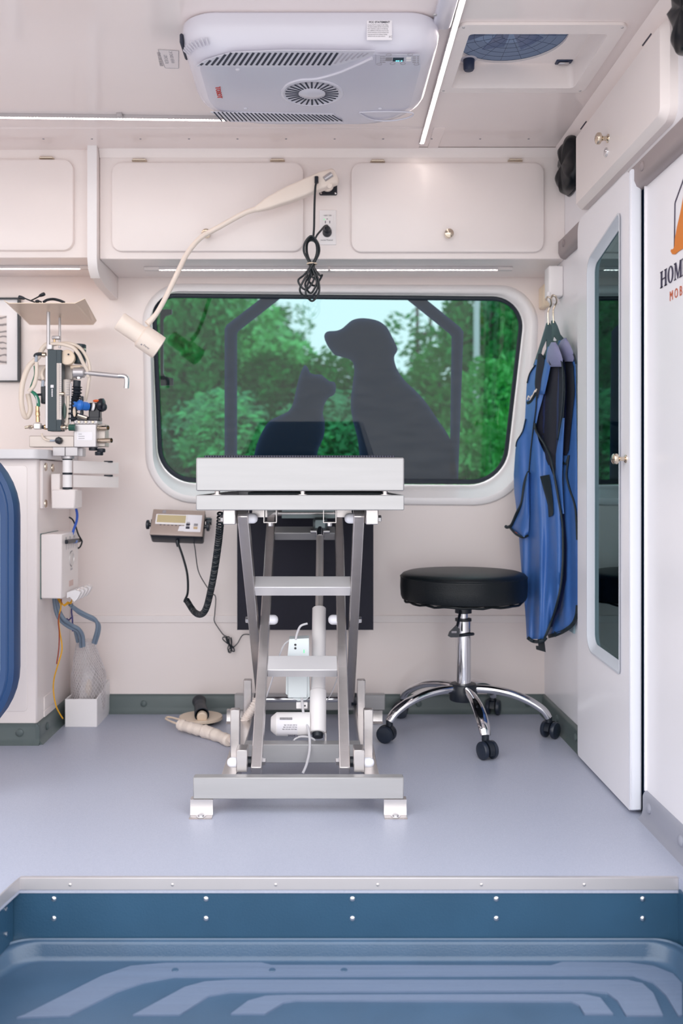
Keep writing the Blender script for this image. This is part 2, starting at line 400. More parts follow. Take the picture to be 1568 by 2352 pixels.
bb = B(); bb.loft([g0, g1, g2, g3, g4], cap0=False, cap1=False); bb.build('gasket', M('black_window_seal', (30, 40, 52), 0.45, var=0.03), win)
gl = glassmat('tinted_window_glass', (0.23, 0.36, 0.37), 0.006)
gp = [PW(p.x, p.y, 0.002) for p in inset(gi, -4)]
bb = B(); bb.add(gp, [list(range(len(gp)))]); face_to(bb, (0, -1, 0)); bb.build('pane', gl, win, fix=False)
dec = M('dark_window_film', (92, 106, 150), 0.6, var=0.03)
def decal(name, crop, scl=1.6333, off=(300, 620)):
    pts = [PW(off[0] + x / scl, off[1] + y / scl, 0.006) for x, y in crop]; return B().prism(pts, (0, 0.0012, 0)).build(name, dec, win)
def smooth2(pts, n=4): return [(p.x, p.y) for p in catmull([Vector((x, y, 0)) for x, y in pts], n, False)]
dog = smooth2([(728, 262), (726, 245), (738, 231), (770, 228), (792, 220), (812, 203), (832, 188), (862, 181), (902, 184), (936, 195), (962, 217), (980, 250), (998, 288), (999, 305), (988, 328), (998, 370), (1028, 415), (1070, 455), (1110, 500), (1150, 560), (1185, 610), (1203, 650), (1215, 700), (1225, 786)]) + smooth2([(868, 786), (860, 710), (850, 630), (832, 560), (825, 500), (832, 430), (838, 380), (834, 350), (820, 335), (790, 326), (765, 318), (748, 298), (736, 280), (728, 262)])[:-1]
decal('dog_silhouette', dog)
cat = smooth2([(452, 786), (460, 710), (478, 640), (515, 572), (560, 546), (590, 530), (608, 502), (620, 450), (633, 397), (648, 362)]) + smooth2([(653, 356), (664, 366), (674, 386), (692, 392), (714, 393), (730, 405), (746, 417), (764, 421), (770, 440), (764, 466), (745, 478), (735, 490), (725, 510), (721, 540), (728, 575), (725, 620), (714, 650), (700, 690), (696, 786)])
decal('cat_silhouette', cat)
decal('house_outline', [(352, 786), (352, 222), (360, 206), (492, 104), (565, 104), (404, 230), (399, 240), (399, 786)])
decal('house_outline', [(1032, 108), (1110, 112), (1236, 215), (1248, 232), (1228, 786), (1196, 786), (1203, 250), (1196, 240)])
refl_pts = [(110, 148), (154, 148), (154, 165), (130, 172), (122, 186), (122, 388), (130, 400), (159, 406), (159, 432), (112, 434)]  # dark bracket-shaped reflection in the pane, built as a solid strip
B().prism([PW(300 + x / 1.6333, 620 + y / 1.6333, 0.010) for x, y in refl_pts], (0, 0.012, 0)).build('bracket_reflection', black_plastic, win)
# ---- horizontal batten and cove baseboard on the back wall
bb = B(); z0, z1 = P(0, 1430, YB).z, P(0, 1413, YB).z; bb.box((-0.88, YB - 0.005, z0), (XR, YB + 0.003, z1), 0.0015)
bt = struct(bb.build('trim_4', white_paint), 'white horizontal batten along the back wall below the window')
for px in (225, 290, 352, 420, 545, 905, 960, 1150, 1220):
    B().lathe([(0.003, 0), (0.0028, 0.001), (0.001, 0.0016)], P(px, 1421, YB - 0.005), (0, -1, 0), 10).build('screw', white_paint, bt)
def cove(p0, p1, nrm, h, t=0.012):
    """cove strip along p0-p1, profile leaning on the wall; nrm points into the room"""
    p0, p1, nrm = Vector(p0), Vector(p1), Vector(nrm); prof = [(0, 0), (t + 0.012, 0), (t + 0.003, 0.010), (t, 0.022), (t, h - 0.012), (t - 0.004, h - 0.003), (t - 0.009, h), (0, h)]
    b_ = B(); b_.loft([[q + nrm * a + Vector((0, 0, z)) for a, z in prof] for q in (p0, p1)]); return b_
def rivet(p, nrm, parent, mat, r=0.0115):
    return B().lathe([(r, 0), (r * 0.98, 0.0025), (r * 0.75, 0.005), (r * 0.3, 0.0062)], p, nrm, 20).build('rivet', mat, parent)
bb = cove((-0.88, YB + 0.002, 0), (XR, YB + 0.002, 0), (0, -1, 0), 0.066); bbk = struct(bb.build('baseboard_back', greytrim))
for px in (330, 600, 961, 1085, 1212):
    p = P(px, 1616, YB - 0.010); rivet(p, (0, -1, 0), bbk, greytrim)
# ---- ceiling with screwed cover strip along the cabinets
VENT = (0.352, 0.692, 2.19, 2.50)    # opening x0,x1,y0,y1
bb = B(); bb.plate([Vector((-2.3, 1.62, ZC)), Vector((0.84, 1.62, ZC)), Vector((0.84, YB, ZC)), Vector((-2.3, YB, ZC))], [[Vector((VENT[0], VENT[2], ZC)), Vector((VENT[1], VENT[2], ZC)), Vector((VENT[1], VENT[3], ZC)), Vector((VENT[0], VENT[3], ZC))]], (0, 0, 0.02))
struct(bb.build('ceiling', ceil_mat))
bb = B(); bb.box((-2.3, 2.79, ZC - 0.004), (0.318, YC + 0.01, ZC + 0.002), 0.0012); cs = struct(bb.build('trim_5', ceil_mat), 'white screwed cover strip on the ceiling along the cabinets')
for k in range(14):
    B().lathe([(0.0034, 0), (0.003, 0.0012)], (-1.02 + k * 0.158 * 0.96 - 0.3, 2.875, ZC - 0.004), (0, 0, -1), 10).build('screw', print_grey, cs)
bb = B(); bb.box((0.345, 2.79, ZC - 0.003), (0.38, YC + 0.01, ZC + 0.002), 0.0012); struct(bb.build('trim_6', ceil_mat), 'short white ceiling strip beside the strip light')
for k, (x0, x1) in enumerate(((-0.70, -0.62), (0.44, 0.70))):
    pass
# ---- cove moulding between ceiling and right wall
bb = B(); bb.loft([[Vector((XR + 0.002, y, ZC + 0.002)), Vector((XR - 0.035, y, ZC + 0.002)), Vector((XR - 0.028, y, ZC - 0.006)), Vector((XR - 0.012, y, ZC - 0.020)), Vector((XR - 0.004, y, ZC - 0.040)), Vector((XR + 0.002, y, ZC - 0.042))] for y in (1.62, YB)])
struct(bb.build('trim_7', ceil_mat), 'white rounded cove where ceiling meets the right wall')

# ---- right wall (partition to the cab) with the doorway
RAILB, RAILT = 1.53, 1.592
DY0, DY1 = 2.262, 2.66
bb = B(); bb.plate([Vector((XR, 1.62, -0.0)), Vector((XR, 2.224, 0.0)), Vector((XR, 2.224, RAILB)), Vector((XR, DY1, RAILB)), Vector((XR, DY1, 0)), Vector((XR, YB, 0)), Vector((XR, YB, ZC)), Vector((XR, 1.62, ZC))], [], (0.02, 0, 0))
wr = struct(bb.build('wall_right', door_white))
bb = B(); bb.box((XR - 0.006, 2.2235, 0.066), (XR + 0.022, 2.2275, RAILB), 0.001); struct(bb.build('trim_8', door_white), 'white edge strip on the jamb of the cab doorway')
cabm = M('cab_dark_trim', (34, 44, 52), 0.7, var=0.05)
bb = B()
bb.box((1.6, 1.62, -0.1), (1.62, 3.3, 1.9)); bb.box((XR + 0.02, 2.9, -0.1), (1.62, 2.92, 1.9)); bb.box((XR + 0.02, 1.9, -0.1), (1.62, 1.92, 1.9)); bb.box((XR + 0.02, 1.9, -0.12), (1.62, 2.92, -0.1)); bb.box((XR + 0.02, 1.9, 1.6), (1.62, 2.92, 1.62))
struct(bb.build('wall_cab', cabm))
bb = cove((XR + 0.001, 2.66, 0), (XR + 0.001, YB, 0), (-1, 0, 0), 0.066); brb = struct(bb.build('baseboard_right', greytrim))
for y in (2.80, 3.02): rivet((XR - 0.011, y, 0.036), (-1, 0, 0), brb, greytrim)
bb = cove((XR + 0.001, 1.62, 0), (XR + 0.001, 2.222, 0), (-1, 0, 0), 0.068); brf = struct(bb.build('baseboard_right', M('pale_grey_cove', (150, 152, 164), 0.42, var=0.03, bump=0.1, bscale=400)))
for px, py in ((1485, 1863),): pass
for y in (2.178, 1.985, 1.8): rivet((XR - 0.011, y, 0.040), (-1, 0, 0), brf, MATS['pale_grey_cove'], 0.0125)
# taupe rail above the door
def railpoly(y0, y1):
    return [Vector((XR + 0.002, y, z)) for y, z in ((y0, RAILT), (y1, RAILT), (y1, RAILB), (y0, RAILB))]
bb = B(); prof = [(0.0, RAILT), (0.020, RAILT - 0.002), (0.024, RAILT - 0.006), (0.024, RAILB + 0.020), (0.018, RAILB + 0.006), (0.008, RAILB), (0.0, RAILB)]
bb.loft([[Vector((XR + 0.001 - a, y, z)) for a, z in prof] for y in (1.62, 2.963)])
rl_ = struct(bb.build('trim_9', rail_mat), 'taupe grey rail with domed rivets above the sliding door')
for y in (2.19, 2.66, 2.90, 1.9): rivet((XR - 0.023, y, 1.566), (-1, 0, 0), rl_, rail_mat, 0.012)
# ---- sliding door with tall window
DX0, DX1 = 0.759, 0.785
def mx_(p, d): return Vector((d, p.x, p.y))
dl = rpoly([(2.712, 0.008), (DY0 - 0.013, 0.008), (DY0 - 0.013, 1.582), (2.712, 1.582)], [0.012, 0.01, 0.035, 0.035], 8)
def pxq(px, py, X): q = PX(px, py, X); return (q.y, q.z)
w_out = rpoly([pxq(1352, 603, DX0), pxq(1423.5, 495, DX0), pxq(1423.5, 1540, DX0), pxq(1352, 1487, DX0)], [0.045, 0.008, 0.004, 0.045], 10)
w_in = [(p.x, p.y) for p in w_out]
drm = bpy.data.objects.new('door_1', None); C.objects.link(drm); drm.location = (DX0, 2.45, 0.008); ORG[drm.name] = drm.location.copy(); struct(drm, 'white sliding door to the cab with tall dark window')
bb = B(); bb.plate([Vector((DX0, p.x, p.y)) for p in dl], [[Vector((DX0, p[0], p[1])) for p in w_in]], (DX1 - DX0, 0, 0)); bb.build('door_panel', door_white, drm)
wi2 = [Vector(p) for p in w_in]; wi3 = inset(wi2, 0.016); wi4 = inset(wi2, 0.017)
bb = B(); bb.loft([[mx_(p, DX0 - 0.004) for p in inset(wi2, -0.010)], [mx_(p, DX0 - 0.005) for p in inset(wi2, -0.004)], [mx_(p, DX0 + 0.004) for p in inset(wi2, 0.004)], [mx_(p, DX0 + 0.010) for p in wi3], [mx_(p, DX1) for p in wi4]], cap0=False, cap1=False); bb.build('window_frame', M('pale_grey_bezel', (206, 210, 218), 0.25, var=0.01), drm)
bb = B(); bb.add([mx_(p, DX0 + 0.012) for p in inset(wi2, 0.012)], [list(range(len(wi2)))]); face_to(bb, (-1, 0, 0)); bb.build('pane', glassmat('dark_door_glass', (0.05, 0.09, 0.10), 0.10, 0.01, (0.52, 0.76, 0.80)), drm, fix=False)
bb = B(); bb.box((DX0 - 0.001, DY0 - 0.015, 0.010), (DX1 + 0.001, DY0 - 0.0005, 1.58), 0.004); bb.build('edge_seal', M('white_edge_seal', (236, 238, 246), 0.35, var=0.0), drm)
def knob(b_, p, axis, r=0.013, L=0.030):
    return b_.lathe([(r * 0.75, 0), (r * 0.72, 0.002), (r * 0.38, 0.005), (r * 0.36, L * 0.38), (r * 0.55, L * 0.5), (r * 0.95, L * 0.62), (r, L * 0.75), (r * 0.92, L * 0.88), (r * 0.55, L * 0.98), (r * 0.2, L)], p, axis, 24)
knob(B(), PX(1437, 1054, DX0), (-1, 0, 0), 0.014, 0.036).build('knob', nickel, drm)
# dark strip standing in for the shade in the gap beside the door
bb = B(); bb.box((0.790, 2.2285, 0.0), (0.83, 2.262, RAILB)); struct(bb.build('door_gap_2', M('gap_shade', (28, 44, 66), 0.3, var=0.0)), 'dark strip painted as the shaded gap beside the sliding door')

# ================================================================== OVERHEAD CABINETS
def slab_y(b_, x0, y0, x1, y1, Y, thick, rad, bev=0.005):
    """eased slab facing the camera side, pixel rectangle at depth Y"""
    p, q = P(x0, y1, Y), P(x1, y0, Y); lo = rrect(p.x, p.z, q.x, q.z, rad, 8)
    return panel_loft(b_, lo, lambda t, d: Vector((t.x, d, t.y)), Y + thick, Y, bev)
def hinge(px, py, parent):
    b_ = B(); c = P(px, py, YC - 0.006); w_ = 0.024
    b_.box(c + Vector((-w_, -0.003, -0.002)), c + Vector((w_, 0.008, 0.002)), 0.001)
    b_.cyl(c + Vector((-w_ * 0.85, -0.004, 0.002)), c + Vector((w_ * 0.85, -0.004, 0.002)), 0.0032, n=10)
    return b_.build('hinge', nickel, parent)
ZU = 1.533
c1 = thing('overhead_cabinet', (0.03, YC, ZU), 'long white overhead cabinet above the window with two rounded doors', 'cabinet')
bb = B(); bb.box((-0.712, YC, ZU), (0.7905, YB - 0.002, ZC - 0.001), 0.002)
bb.build('body', white_paint, c1)
bb = B(); bb.loft([[Vector((x, YC - 0.001, ZC - 0.002)), Vector((x, YC - 0.014, ZC - 0.002)), Vector((x, YC - 0.010, ZC - 0.010)), Vector((x, YC - 0.003, ZC - 0.022)), Vector((x, YC - 0.001, ZC - 0.030))] for x in (-0.712, 0.7905)]); bb.build('crown_strip', white_paint, c1)
for (x0, y0, x1, y1, hx, kx) in ((255, 372, 697, 577, (320, 637), 475), (806, 373, 1250, 579, (867, 1183), 1029)):
    bb = B(); slab_y(bb, x0, y0, x1, y1, YC - 0.016, 0.016, 0.034, 0.006); d_ = bb.build('door', white_paint, c1)
    for h in hx: hinge(h, 369 if h != 867 else 371, d_)
    knob(B(), P(kx, 540, YC - 0.016), (0, -1, 0), 0.0150, 0.03).build('knob', nickel, d_)
c2 = thing('overhead_cabinet', (-1.2, YC, ZU), 'white overhead cabinet left of the divider panel, one rounded door', 'cabinet')
bb = B(); bb.box((-2.28, YC, ZU + 0.004), (-0.742, YB - 0.002, ZC - 0.001), 0.002); bb.build('body', white_paint, c2)
bb = B(); slab_y(bb, -290, 365, 168, 575, YC - 0.016, 0.016, 0.034, 0.006); d_ = bb.build('door', white_paint, c2); hinge(107, 364, d_)
# divider panel
dv = thing('divider_panel', (-0.727, 2.93, 1.45), 'white divider panel between the two overhead cabinets', 'panel')
yz = [(2.935, ZC - 0.001), (2.935, 1.53), (2.945, 1.50), (2.975, 1.478), (3.05, 1.462), (YB - 0.002, 1.455), (YB - 0.002, ZC - 0.001)]
bb = B(); bb.prism([Vector((-0.741, y, z)) for y, z in yz], (0.028, 0, 0)); bb.build('board', white_paint, dv)
bb = B(); bb.prism([Vector((-0.742, y, z)) for y, z in [(2.931, ZC - 0.001), (2.931, 1.525), (2.942, 1.494), (2.975, 1.472), (2.975, 1.478), (2.945, 1.500), (2.935, 1.53), (2.935, ZC - 0.001)]], (0.030, 0, 0)); bb.build('edge_band', white_plastic, dv)

# ---- strip lights
def strip(name, p, q, up, label, dots, clip=None, wdt=0.016, endcap=0.0):
    """aluminium channel from p to q; up = direction the channel is fixed to"""
    p, q, up = Vector(p), Vector(q), Vector(up); t = thing(name, (p + q) / 2, label, 'light')
    d = (q - p).normalized(); s_ = d.cross(up).normalized()
    bb = B(); bb.obox((p + q) / 2 + up * 0.003, d * (q - p).length / 2, s_ * wdt / 2, up * 0.003, 0.0006)
    for sg in (-1, 1): bb.obox((p + q) / 2 + s_ * sg * wdt * 0.46, d * (q - p).length / 2, s_ * 0.0008, up * 0.005)
    bb.build('channel', alu, t)
    L_ = (q - p).length; a0 = endcap; n_ = dots; bb = B()
    for k in range(n_):
        c = p + d * (a0 + (L_ - 2 * a0) * (k + 0.5) / n_) - up * 0.0008
        bb.obox(c, d * (L_ - 2 * a0) / n_ * 0.24, s_ * 0.0026, up * 0.0008)
    stuff(bb.build('led', led_mat, t))
    bb = B(); bb.obox((p + q) / 2 - up * 0.0035, d * (L_ / 2 - a0), s_ * wdt * 0.40, up * 0.0006)
    bb.build('diffuser', M('clear_diffuser', (255, 250, 245), 0.15, var=0.0, alpha=0.12), t)
    for c, sg in ((p, 1), (q, -1)):
        bb = B(); bb.obox(c + d * sg * max(endcap, 0.006) / 2 - up * 0.001, d * max(endcap, 0.006) / 2, s_ * wdt * 0.55, up * 0.0055, 0.001); bb.build('end_cap', alu if endcap == 0 else M('frosted_end_cap', (216, 208, 206), 0.35, var=0.0), t)
    return t
yu = PZ(700, 613, ZU).y
s1 = strip('strip_light', (PZ(328, 613, ZU - 0.006).x, yu, ZU - 0.006), (PZ(1178, 615, ZU - 0.006).x, yu, ZU - 0.006), (0, 0, 1), 'slim strip light under the overhead cabinet above the window', 90, endcap=0.05)
bb = B(); c = Vector((0.03, yu - 0.004, ZU - 0.010)); bb.box(c + Vector((-.004, -0.008, -.004)), c + Vector((.004, .012, .010)), .001); bb.box(c + Vector((-0.028, 0.02, 0.002)), c + Vector((0.02, 0.05, 0.010)), .002); bb.build('clip', M('frosted_end_cap', (216, 208, 206)), s1)
s2 = strip('strip_light', (-1.5, yu, ZU - 0.002), (PZ(200, 610, ZU - 0.002).x, yu, ZU - 0.002), (0, 0, 1), 'slim strip light under the left overhead cabinet, above the anaesthesia tray', 80, endcap=0.03)
za = ZC - 0.006
a = PZ(-120, 265, za); c = PZ(522, 273, za); s3 = strip('strip_light', a, c, (0, 0, 1), 'strip light across the ceiling running behind the air conditioner from the left', 90)
bb = B(); m_ = PZ(275, 266, za); bb.box(m_ + Vector((-.008, -.011, -.002)), m_ + Vector((.008, .011, .006)), .001); bb.build('clip', alu, s3)
a = PZ(968, 328, za); c = PZ(1072, -40, za); s4 = strip('strip_light', a, c, (0, 0, 1), 'strip light along the ceiling between air conditioner and roof vent', 110)

# ---- AIR CONDITIONER (ceiling unit)
AX0, AX1, AY0, AY1 = -0.325, 0.278, 2.098, 2.60
ac = thing('air_conditioner', (-0.02, 2.33, 1.79), 'white ceiling air conditioner with slanted intake slots and round fan grille', 'air conditioner')
ac_m = M('ac_white_plastic', (214, 212, 222), 0.22, var=0.01)
def acr(ins, z): return [Vector((p.x, p.y, z)) for p in rpoly([(AX0 + ins, AY0 + ins), (AX1 - ins, AY0 + ins), (AX1 - ins * 1.2, AY1 - ins * 1.4), (AX0 + ins, AY1 - ins * 1.4)], [0.085, 0.075, 0.15, 0.17], 12)]
bb = B(); bb.loft([acr(0.006, ZC), acr(0.0, ZC - 0.006), acr(-0.002, 1.862), acr(0.002, 1.842), acr(0.010, 1.826), acr(0.022, 1.813), acr(0.036, 1.806)], cap0=False, cap1=False); bb.build('shell', ac_m, ac)
bb = B(); bb.loft([acr(0.036, 1.806), acr(0.046, 1.8035), acr(0.075, 1.802), acr(0.12, 1.801)]); bb.build('face_panel', M('ac_face_plastic', (206, 204, 216), 0.18, var=0.01), ac)
ZA = 1.8012
def pa(cx, cy, z=ZA): return PZ(340 + cx / 2.063, cy / 2.063, z)
def slot(name, a, b_, wd, parent, mat=dark, z=0.0009):
    a, b_ = Vector(a), Vector(b_); d = (b_ - a); return B().obox((a + b_) / 2, d / 2, d.cross(Vector((0, 0, 1))).normalized() * wd / 2, (0, 0, z), 0.0008, 1).build(name, mat, parent)
gr = B(); gr.prism([pa(*p, z=ZA + 0.0002) for p in [(228, 312), (270, 283), (330, 264), (400, 246), (640, 236), (1075, 240), (1060, 262), (900, 308), (560, 318)]], (0, 0, -0.0012)); grl = gr.build('intake_grille', ac_m, ac)
for k in range(30):
    bx = 248 + k * 26.5; by = 309 - max(0, k - 23) * 7
    lean = 40 if k > 3 else 12 + k * 9; ty = max(254, 300 - k * 14) if k < 4 else 250
    if k > 24: lean = 40 - (k - 24) * 3
    slot('slot', pa(bx, by, ZA - 0.001), pa(bx + lean, ty, ZA - 0.001), 0.0062 if k < 24 else 0.0050, grl, dark if k < 24 else M('pale_slot', (176, 172, 184), 0.5, var=0))
fc = pa(776, 441); fb = B(); fb.lathe([(0.080, 0.0), (0.079, 0.003), (0.074, 0.004), (0.072, 0.0025), (0.030, 0.003), (0.028, 0.0045), (0.01, 0.005)], fc + Vector((0, 0, 0.001)), (0, 0, -1), 40); fg = fb.build('fan_grille', ac_m, ac)
for k in range(28):
    a_ = 2 * math.pi * k / 28; d = Vector((math.cos(a_), math.sin(a_), 0)); slot('slot', fc + d * 0.034 - Vector((0, 0, 0.0022)), fc + d * 0.068 - Vector((0, 0, 0.0022)), 0.0048, fg)
bb = B(); bb.prism([pa(*p, z=ZA + 0.001) for p in [(295, 528), (880, 536), (925, 578), (700, 580), (390, 574)]], (0, 0, -0.0022)); rg = bb.build('rear_grille', ac_m, ac)
for k in range(30): slot('slot', pa(312 + k * 19.3, 531 + k * 0.5, ZA - 0.0014), pa(350 + k * 19.6, 574, ZA - 0.0014), 0.0042, rg)
bb = B(); bb.tube([pa(*p, z=ZA - 0.0005) for p in [(640, 432), (660, 400), (720, 378), (800, 372), (900, 345), (985, 310), (1060, 276)]], 0.004, 6); bb.build('trim_line', ac_m, ac)
bb = B(); bb.tube([pa(*p, z=ZA - 0.0004) for p in [(1000, 532), (1120, 528), (1248, 534), (1235, 556), (1150, 572), (1060, 566), (1000, 536)]], 0.0022, 6); bb.build('panel_outline', ac_m, ac)
for px, py in ((425, 330), (462, 514), (1099, 514)): B().lathe([(0.0062, 0), (0.005, 0.002), (0.002, 0.003)], pa(px, py, ZA + 0.0002), (0, 0, -1), 16).build('button', ac_m, ac)
bb = B(); bb.prism([pa(1080, 256), pa(1285, 256), pa(1290, 308), pa(1080, 308)], (0, 0, -0.0008)); cp = bb.build('control_panel', MATS['ac_face_plastic'], ac)
bb = B(); bb.prism([pa(1160, 273, ZA - .0008), pa(1212, 273, ZA - .0008), pa(1210, 290, ZA - .0008), pa(1158, 290, ZA - .0008)], (0, 0, -0.0009)); bb.build('display', M('lcd_dark', (28, 48, 66), 0.2, var=0.0), cp)
bb = B()
for px in (1172, 1182, 1196): bb.text('8', 0.010, pa(px, 286, ZA - 0.0018), (1, 0, 0), (0, 1, 0), 0.0001)
bb.build('digits', M('lcd_cyan', (120, 220, 230), 0.4, emit=0.6, var=0.0), cp)
for px, py in ((1140, 260), (1241, 259), (1095, 304), (1158, 301), (1207, 301), (1271, 304)):
    bb = B(); c = pa(px, py, ZA - 0.0010); bb.tube([c + Vector((0.0062 * math.cos(t), 0.0052 * math.sin(t), 0)) for t in [k * math.pi / 4 for k in range(8)]], 0.0006, 5, 2, True); bb.build('key', print_grey, cp)
bb = B()
for px in (1100, 1276):
    for k in range(4): bb.box(pa(px, 268 + k * 8.4, ZA - .0012), pa(px + 5, 271 + k * 8.4, ZA - .0006)); bb.box(pa(px + (8 if px < 1200 else -24), 269 + k * 8.4, ZA - .0012), pa(px + (24 if px < 1200 else -8), 270.4 + k * 8.4, ZA - .0006))
bb.box(pa(1126, 273, ZA - .0012), pa(1154, 288, ZA - .0006)); bb.build('panel_marks', print_grey, cp)
for (x0, x1, y0, y1) in ((1222, 1246, 271, 280), (1222, 1246, 282, 291)): B().box(pa(x0, y1, ZA - .0016), pa(x1, y0, ZA - .0006), .0003).build('key', white_plastic, cp)
# brand lettering, reads turned sideways
o_ = PZ(505, 200, ZA - 0.0009); bb = B(); bb.text('TOSOT', 0.019, PZ(494, 200, ZA - 0.0002), PZ(500, 228, ZA) - PZ(494, 200, ZA), PZ(506, 199, ZA) - PZ(494, 200, ZA), 0.0006, wide=1.1); bb.build('brand_lettering', M('red_print', (200, 60, 52), 0.5, var=0.0), ac)
# statement label on the front
YF = AY0 - 0.0022
bb = B(); bb.pbox(842, 47, 900, 92, YF - 0.0012, 0.0016); lb = bb.build('statement_label', M('label_white', (236, 233, 238), 0.4, var=0.0), ac)
bb = B(); bb.text('FCC STATEMENT', 0.0062, P(871, 53, YF - 0.0013), (1, 0, 0), (0, 0, 1), 0.0002, 'CENTER', bold=0.0002)
for k, t in enumerate(('Contains FCC ID: Contains IC: QR UWEwe', 'This device complies with Part 15 of the FCC', 'Rules. Operation is subject to the following', 'two conditions: (1) this device may not cause', 'harmful interference, and (2) this device must', 'accept any interference received, including', 'interference that may cause undesired')):
    bb.text(t, 0.0036, P(844, 58.5 + k * 4.3, YF - 0.0013), (1, 0, 0), (0, 0, 1), 0.0001, wide=0.72)
bb.text('FC', 0.0065, P(893, 87, YF - 0.0013), (1, 0, 0), (0, 0, 1), 0.0001); bb.build('lettering', print_dark, lb)
# side latch, corner vent patch, bracket at right
bb = B(); bb.obox((AX0 + 0.001, 2.19, 1.85), (0.004, 0, 0), (0, 0.045, 0), (0, 0, 0.012), 0.003); bb.build('side_slot', dark, ac)
bb = B()
for k in range(9):
    a_ = R(196 + k * 7.5); c = Vector((AX0 + 0.085, AY0 + 0.085)); rr_ = 0.078
    q = Vector((c.x + math.cos(a_) * rr_, c.y + math.sin(a_) * rr_, 1.8235)); bb.obox(q, (math.cos(a_) * .007, math.sin(a_) * .007, .005), (-math.sin(a_) * .0022, math.cos(a_) * .0022, 0), (0, 0, 0.002), 0.0006, 1)
bb.build('corner_vent', M('vent_grey', (196, 194, 204), 0.5, var=0.0), ac)
bb = B(); q = PZ(1000, 35, ZC - 0.001); bb.loft([[Vector((p.x, p.y, z)) for p in rrect(0.262 + i_, 1.92 + i_, 0.305 - i_, 2.16 - i_, 0.012, 5)] for i_, z in ((0, ZC), (0, ZC - 0.012), (0.003, ZC - 0.015))]); mb = bb.build('mounting_bracket', ac_m, ac)
B().lathe([(0.0045, 0), (0.004, 0.0018), (0.001, 0.002)], PZ(999, 34, ZC - 0.015), (0, 0, -1), 12).build('screw', alu, mb)
# printed notice on the ceiling left of the unit
nz = ZC - 0.0006
nl = B().prism([PZ(362, 113, nz), PZ(411, 116, nz), PZ(411, 158, nz), PZ(378, 157, nz)], (0, 0, -0.0006)).build('ceiling_notice', M('notice_film', (232, 224, 224), 0.35, var=0.0)); tag(nl, 'small printed filter notice stuck to the ceiling left of the air conditioner', 'sign')
bb = B(); qs = [PZ(363, 114, nz - .0007), PZ(410, 117, nz - .0007), PZ(410, 157, nz - .0007), PZ(379, 156, nz - .0007)]
for i in range(4): bb.tube([qs[i], qs[(i + 1) % 4]], 0.0005, 4, 0)
for k, t in enumerate(('REMOVE AND WASH', 'FILTER DAILY', 'WHEN USING AC')):
    a = PZ(375 + k * 14, 153 - k * 1, nz - .0007); e = PZ(367 + k * 14, 116 + k * 1, nz - .0007); d = (e - a).normalized(); bb.text(t, 0.0125, a + d * (0.002 + (0.012 if k else 0)), d, d.cross(Vector((0, 0, 1))) * 1, 0.0001, wide=0.66)
bb.build('lettering', print_grey, nl)

# ---- ROOF VENT FAN
lid_mat = bpy.data.materials.new('smoked_translucent_lid'); lid_mat.use_nodes = True
_n = lid_mat.node_tree.nodes; _l = lid_mat.node_tree.links; _n.clear(); _o = _n.new('ShaderNodeOutputMaterial'); _t = _n.new('ShaderNodeBsdfTranslucent'); _d = _n.new('ShaderNodeBsdfDiffuse'); _x = _n.new('ShaderNodeMixShader')
_t.inputs[0].default_value = (0.075, 0.092, 0.135, 1); _d.inputs[0].default_value = (0.09, 0.11, 0.16, 1); _x.inputs[0].default_value = 0.6
_l.new(_d.outputs[0], _x.inputs[1]); _l.new(_t.outputs[0], _x.inputs[2]); _l.new(_x.outputs[0], _o.inputs[0])
rv = thing('roof_vent', (0.50, 2.34, ZC), 'white roof vent with round smoked fan screen beside the right wall', 'vent')
x0, x1, y0, y1 = VENT
fx0, fx1, fy0, fy1 = 0.325, 0.722, 2.150, 2.525
bb = B(); bb.plate([Vector((p.x, p.y, ZC - 0.0005)) for p in rrect(fx0, fy0, fx1, fy1, 0.02, 6)], [[Vector((p.x, p.y, ZC - 0.0005)) for p in rrect(x0 + .004, y0 + .004, x1 - .004, y1 - .004, 0.012, 6)]], (0, 0, -0.007)); fl = bb.build('flange', white_paint, rv)
for sx_, sy_ in ((fx0 + .012, fy0 + .012), (fx1 - .012, fy0 + .012), (fx0 + .012, fy1 - .012), (fx1 - .012, fy1 - .012)): B().lathe([(0.0036, 0), (0.003, 0.0015)], (sx_, sy_, ZC - 0.0075), (0, 0, -1), 10).build('screw', alu, fl)
ZV = 1.946
lo = lambda i_, z: [Vector((p.x, p.y, z)) for p in rrect(x0 + .004 + i_, y0 + .004 + i_, x1 - .004 - i_, y1 - .004 - i_, 0.012 + max(i_, 0), 6)]
bb = B(); bb.loft([lo(0, ZC - 0.0075), lo(0.003, ZC + 0.004), lo(0.008, ZV)], cap0=False, cap1=False); bb.build('garnish', white_paint, rv)
vc = Vector((0.487, 2.343, ZV)); circ = [vc + Vector((0.1425 * math.cos(2 * math.pi * k / 56), 0.1425 * math.sin(2 * math.pi * k / 56), 0)) for k in range(56)]
bb = B(); bb.plate(lo(0.006, ZV), [circ], (0, 0, 0.006)); bb.build('screen_plate', white_paint, rv)
bb = B(); bb.lathe([(0.1435, 0), (0.1435, 0.05), (0.02, 0.055)], vc + Vector((0, 0, 0.004)), (0, 0, 1), 56, cap=False); bb.build('fan_housing', lid_mat, rv)
hub = B().lathe([(0.035, 0), (0.033, -0.012), (0.01, -0.014)], vc + Vector((0, 0, 0.040)), (0, 0, 1), 24).build('fan_hub', M('smoked_blade', (122, 134, 164), 0.35, var=0.05), rv)
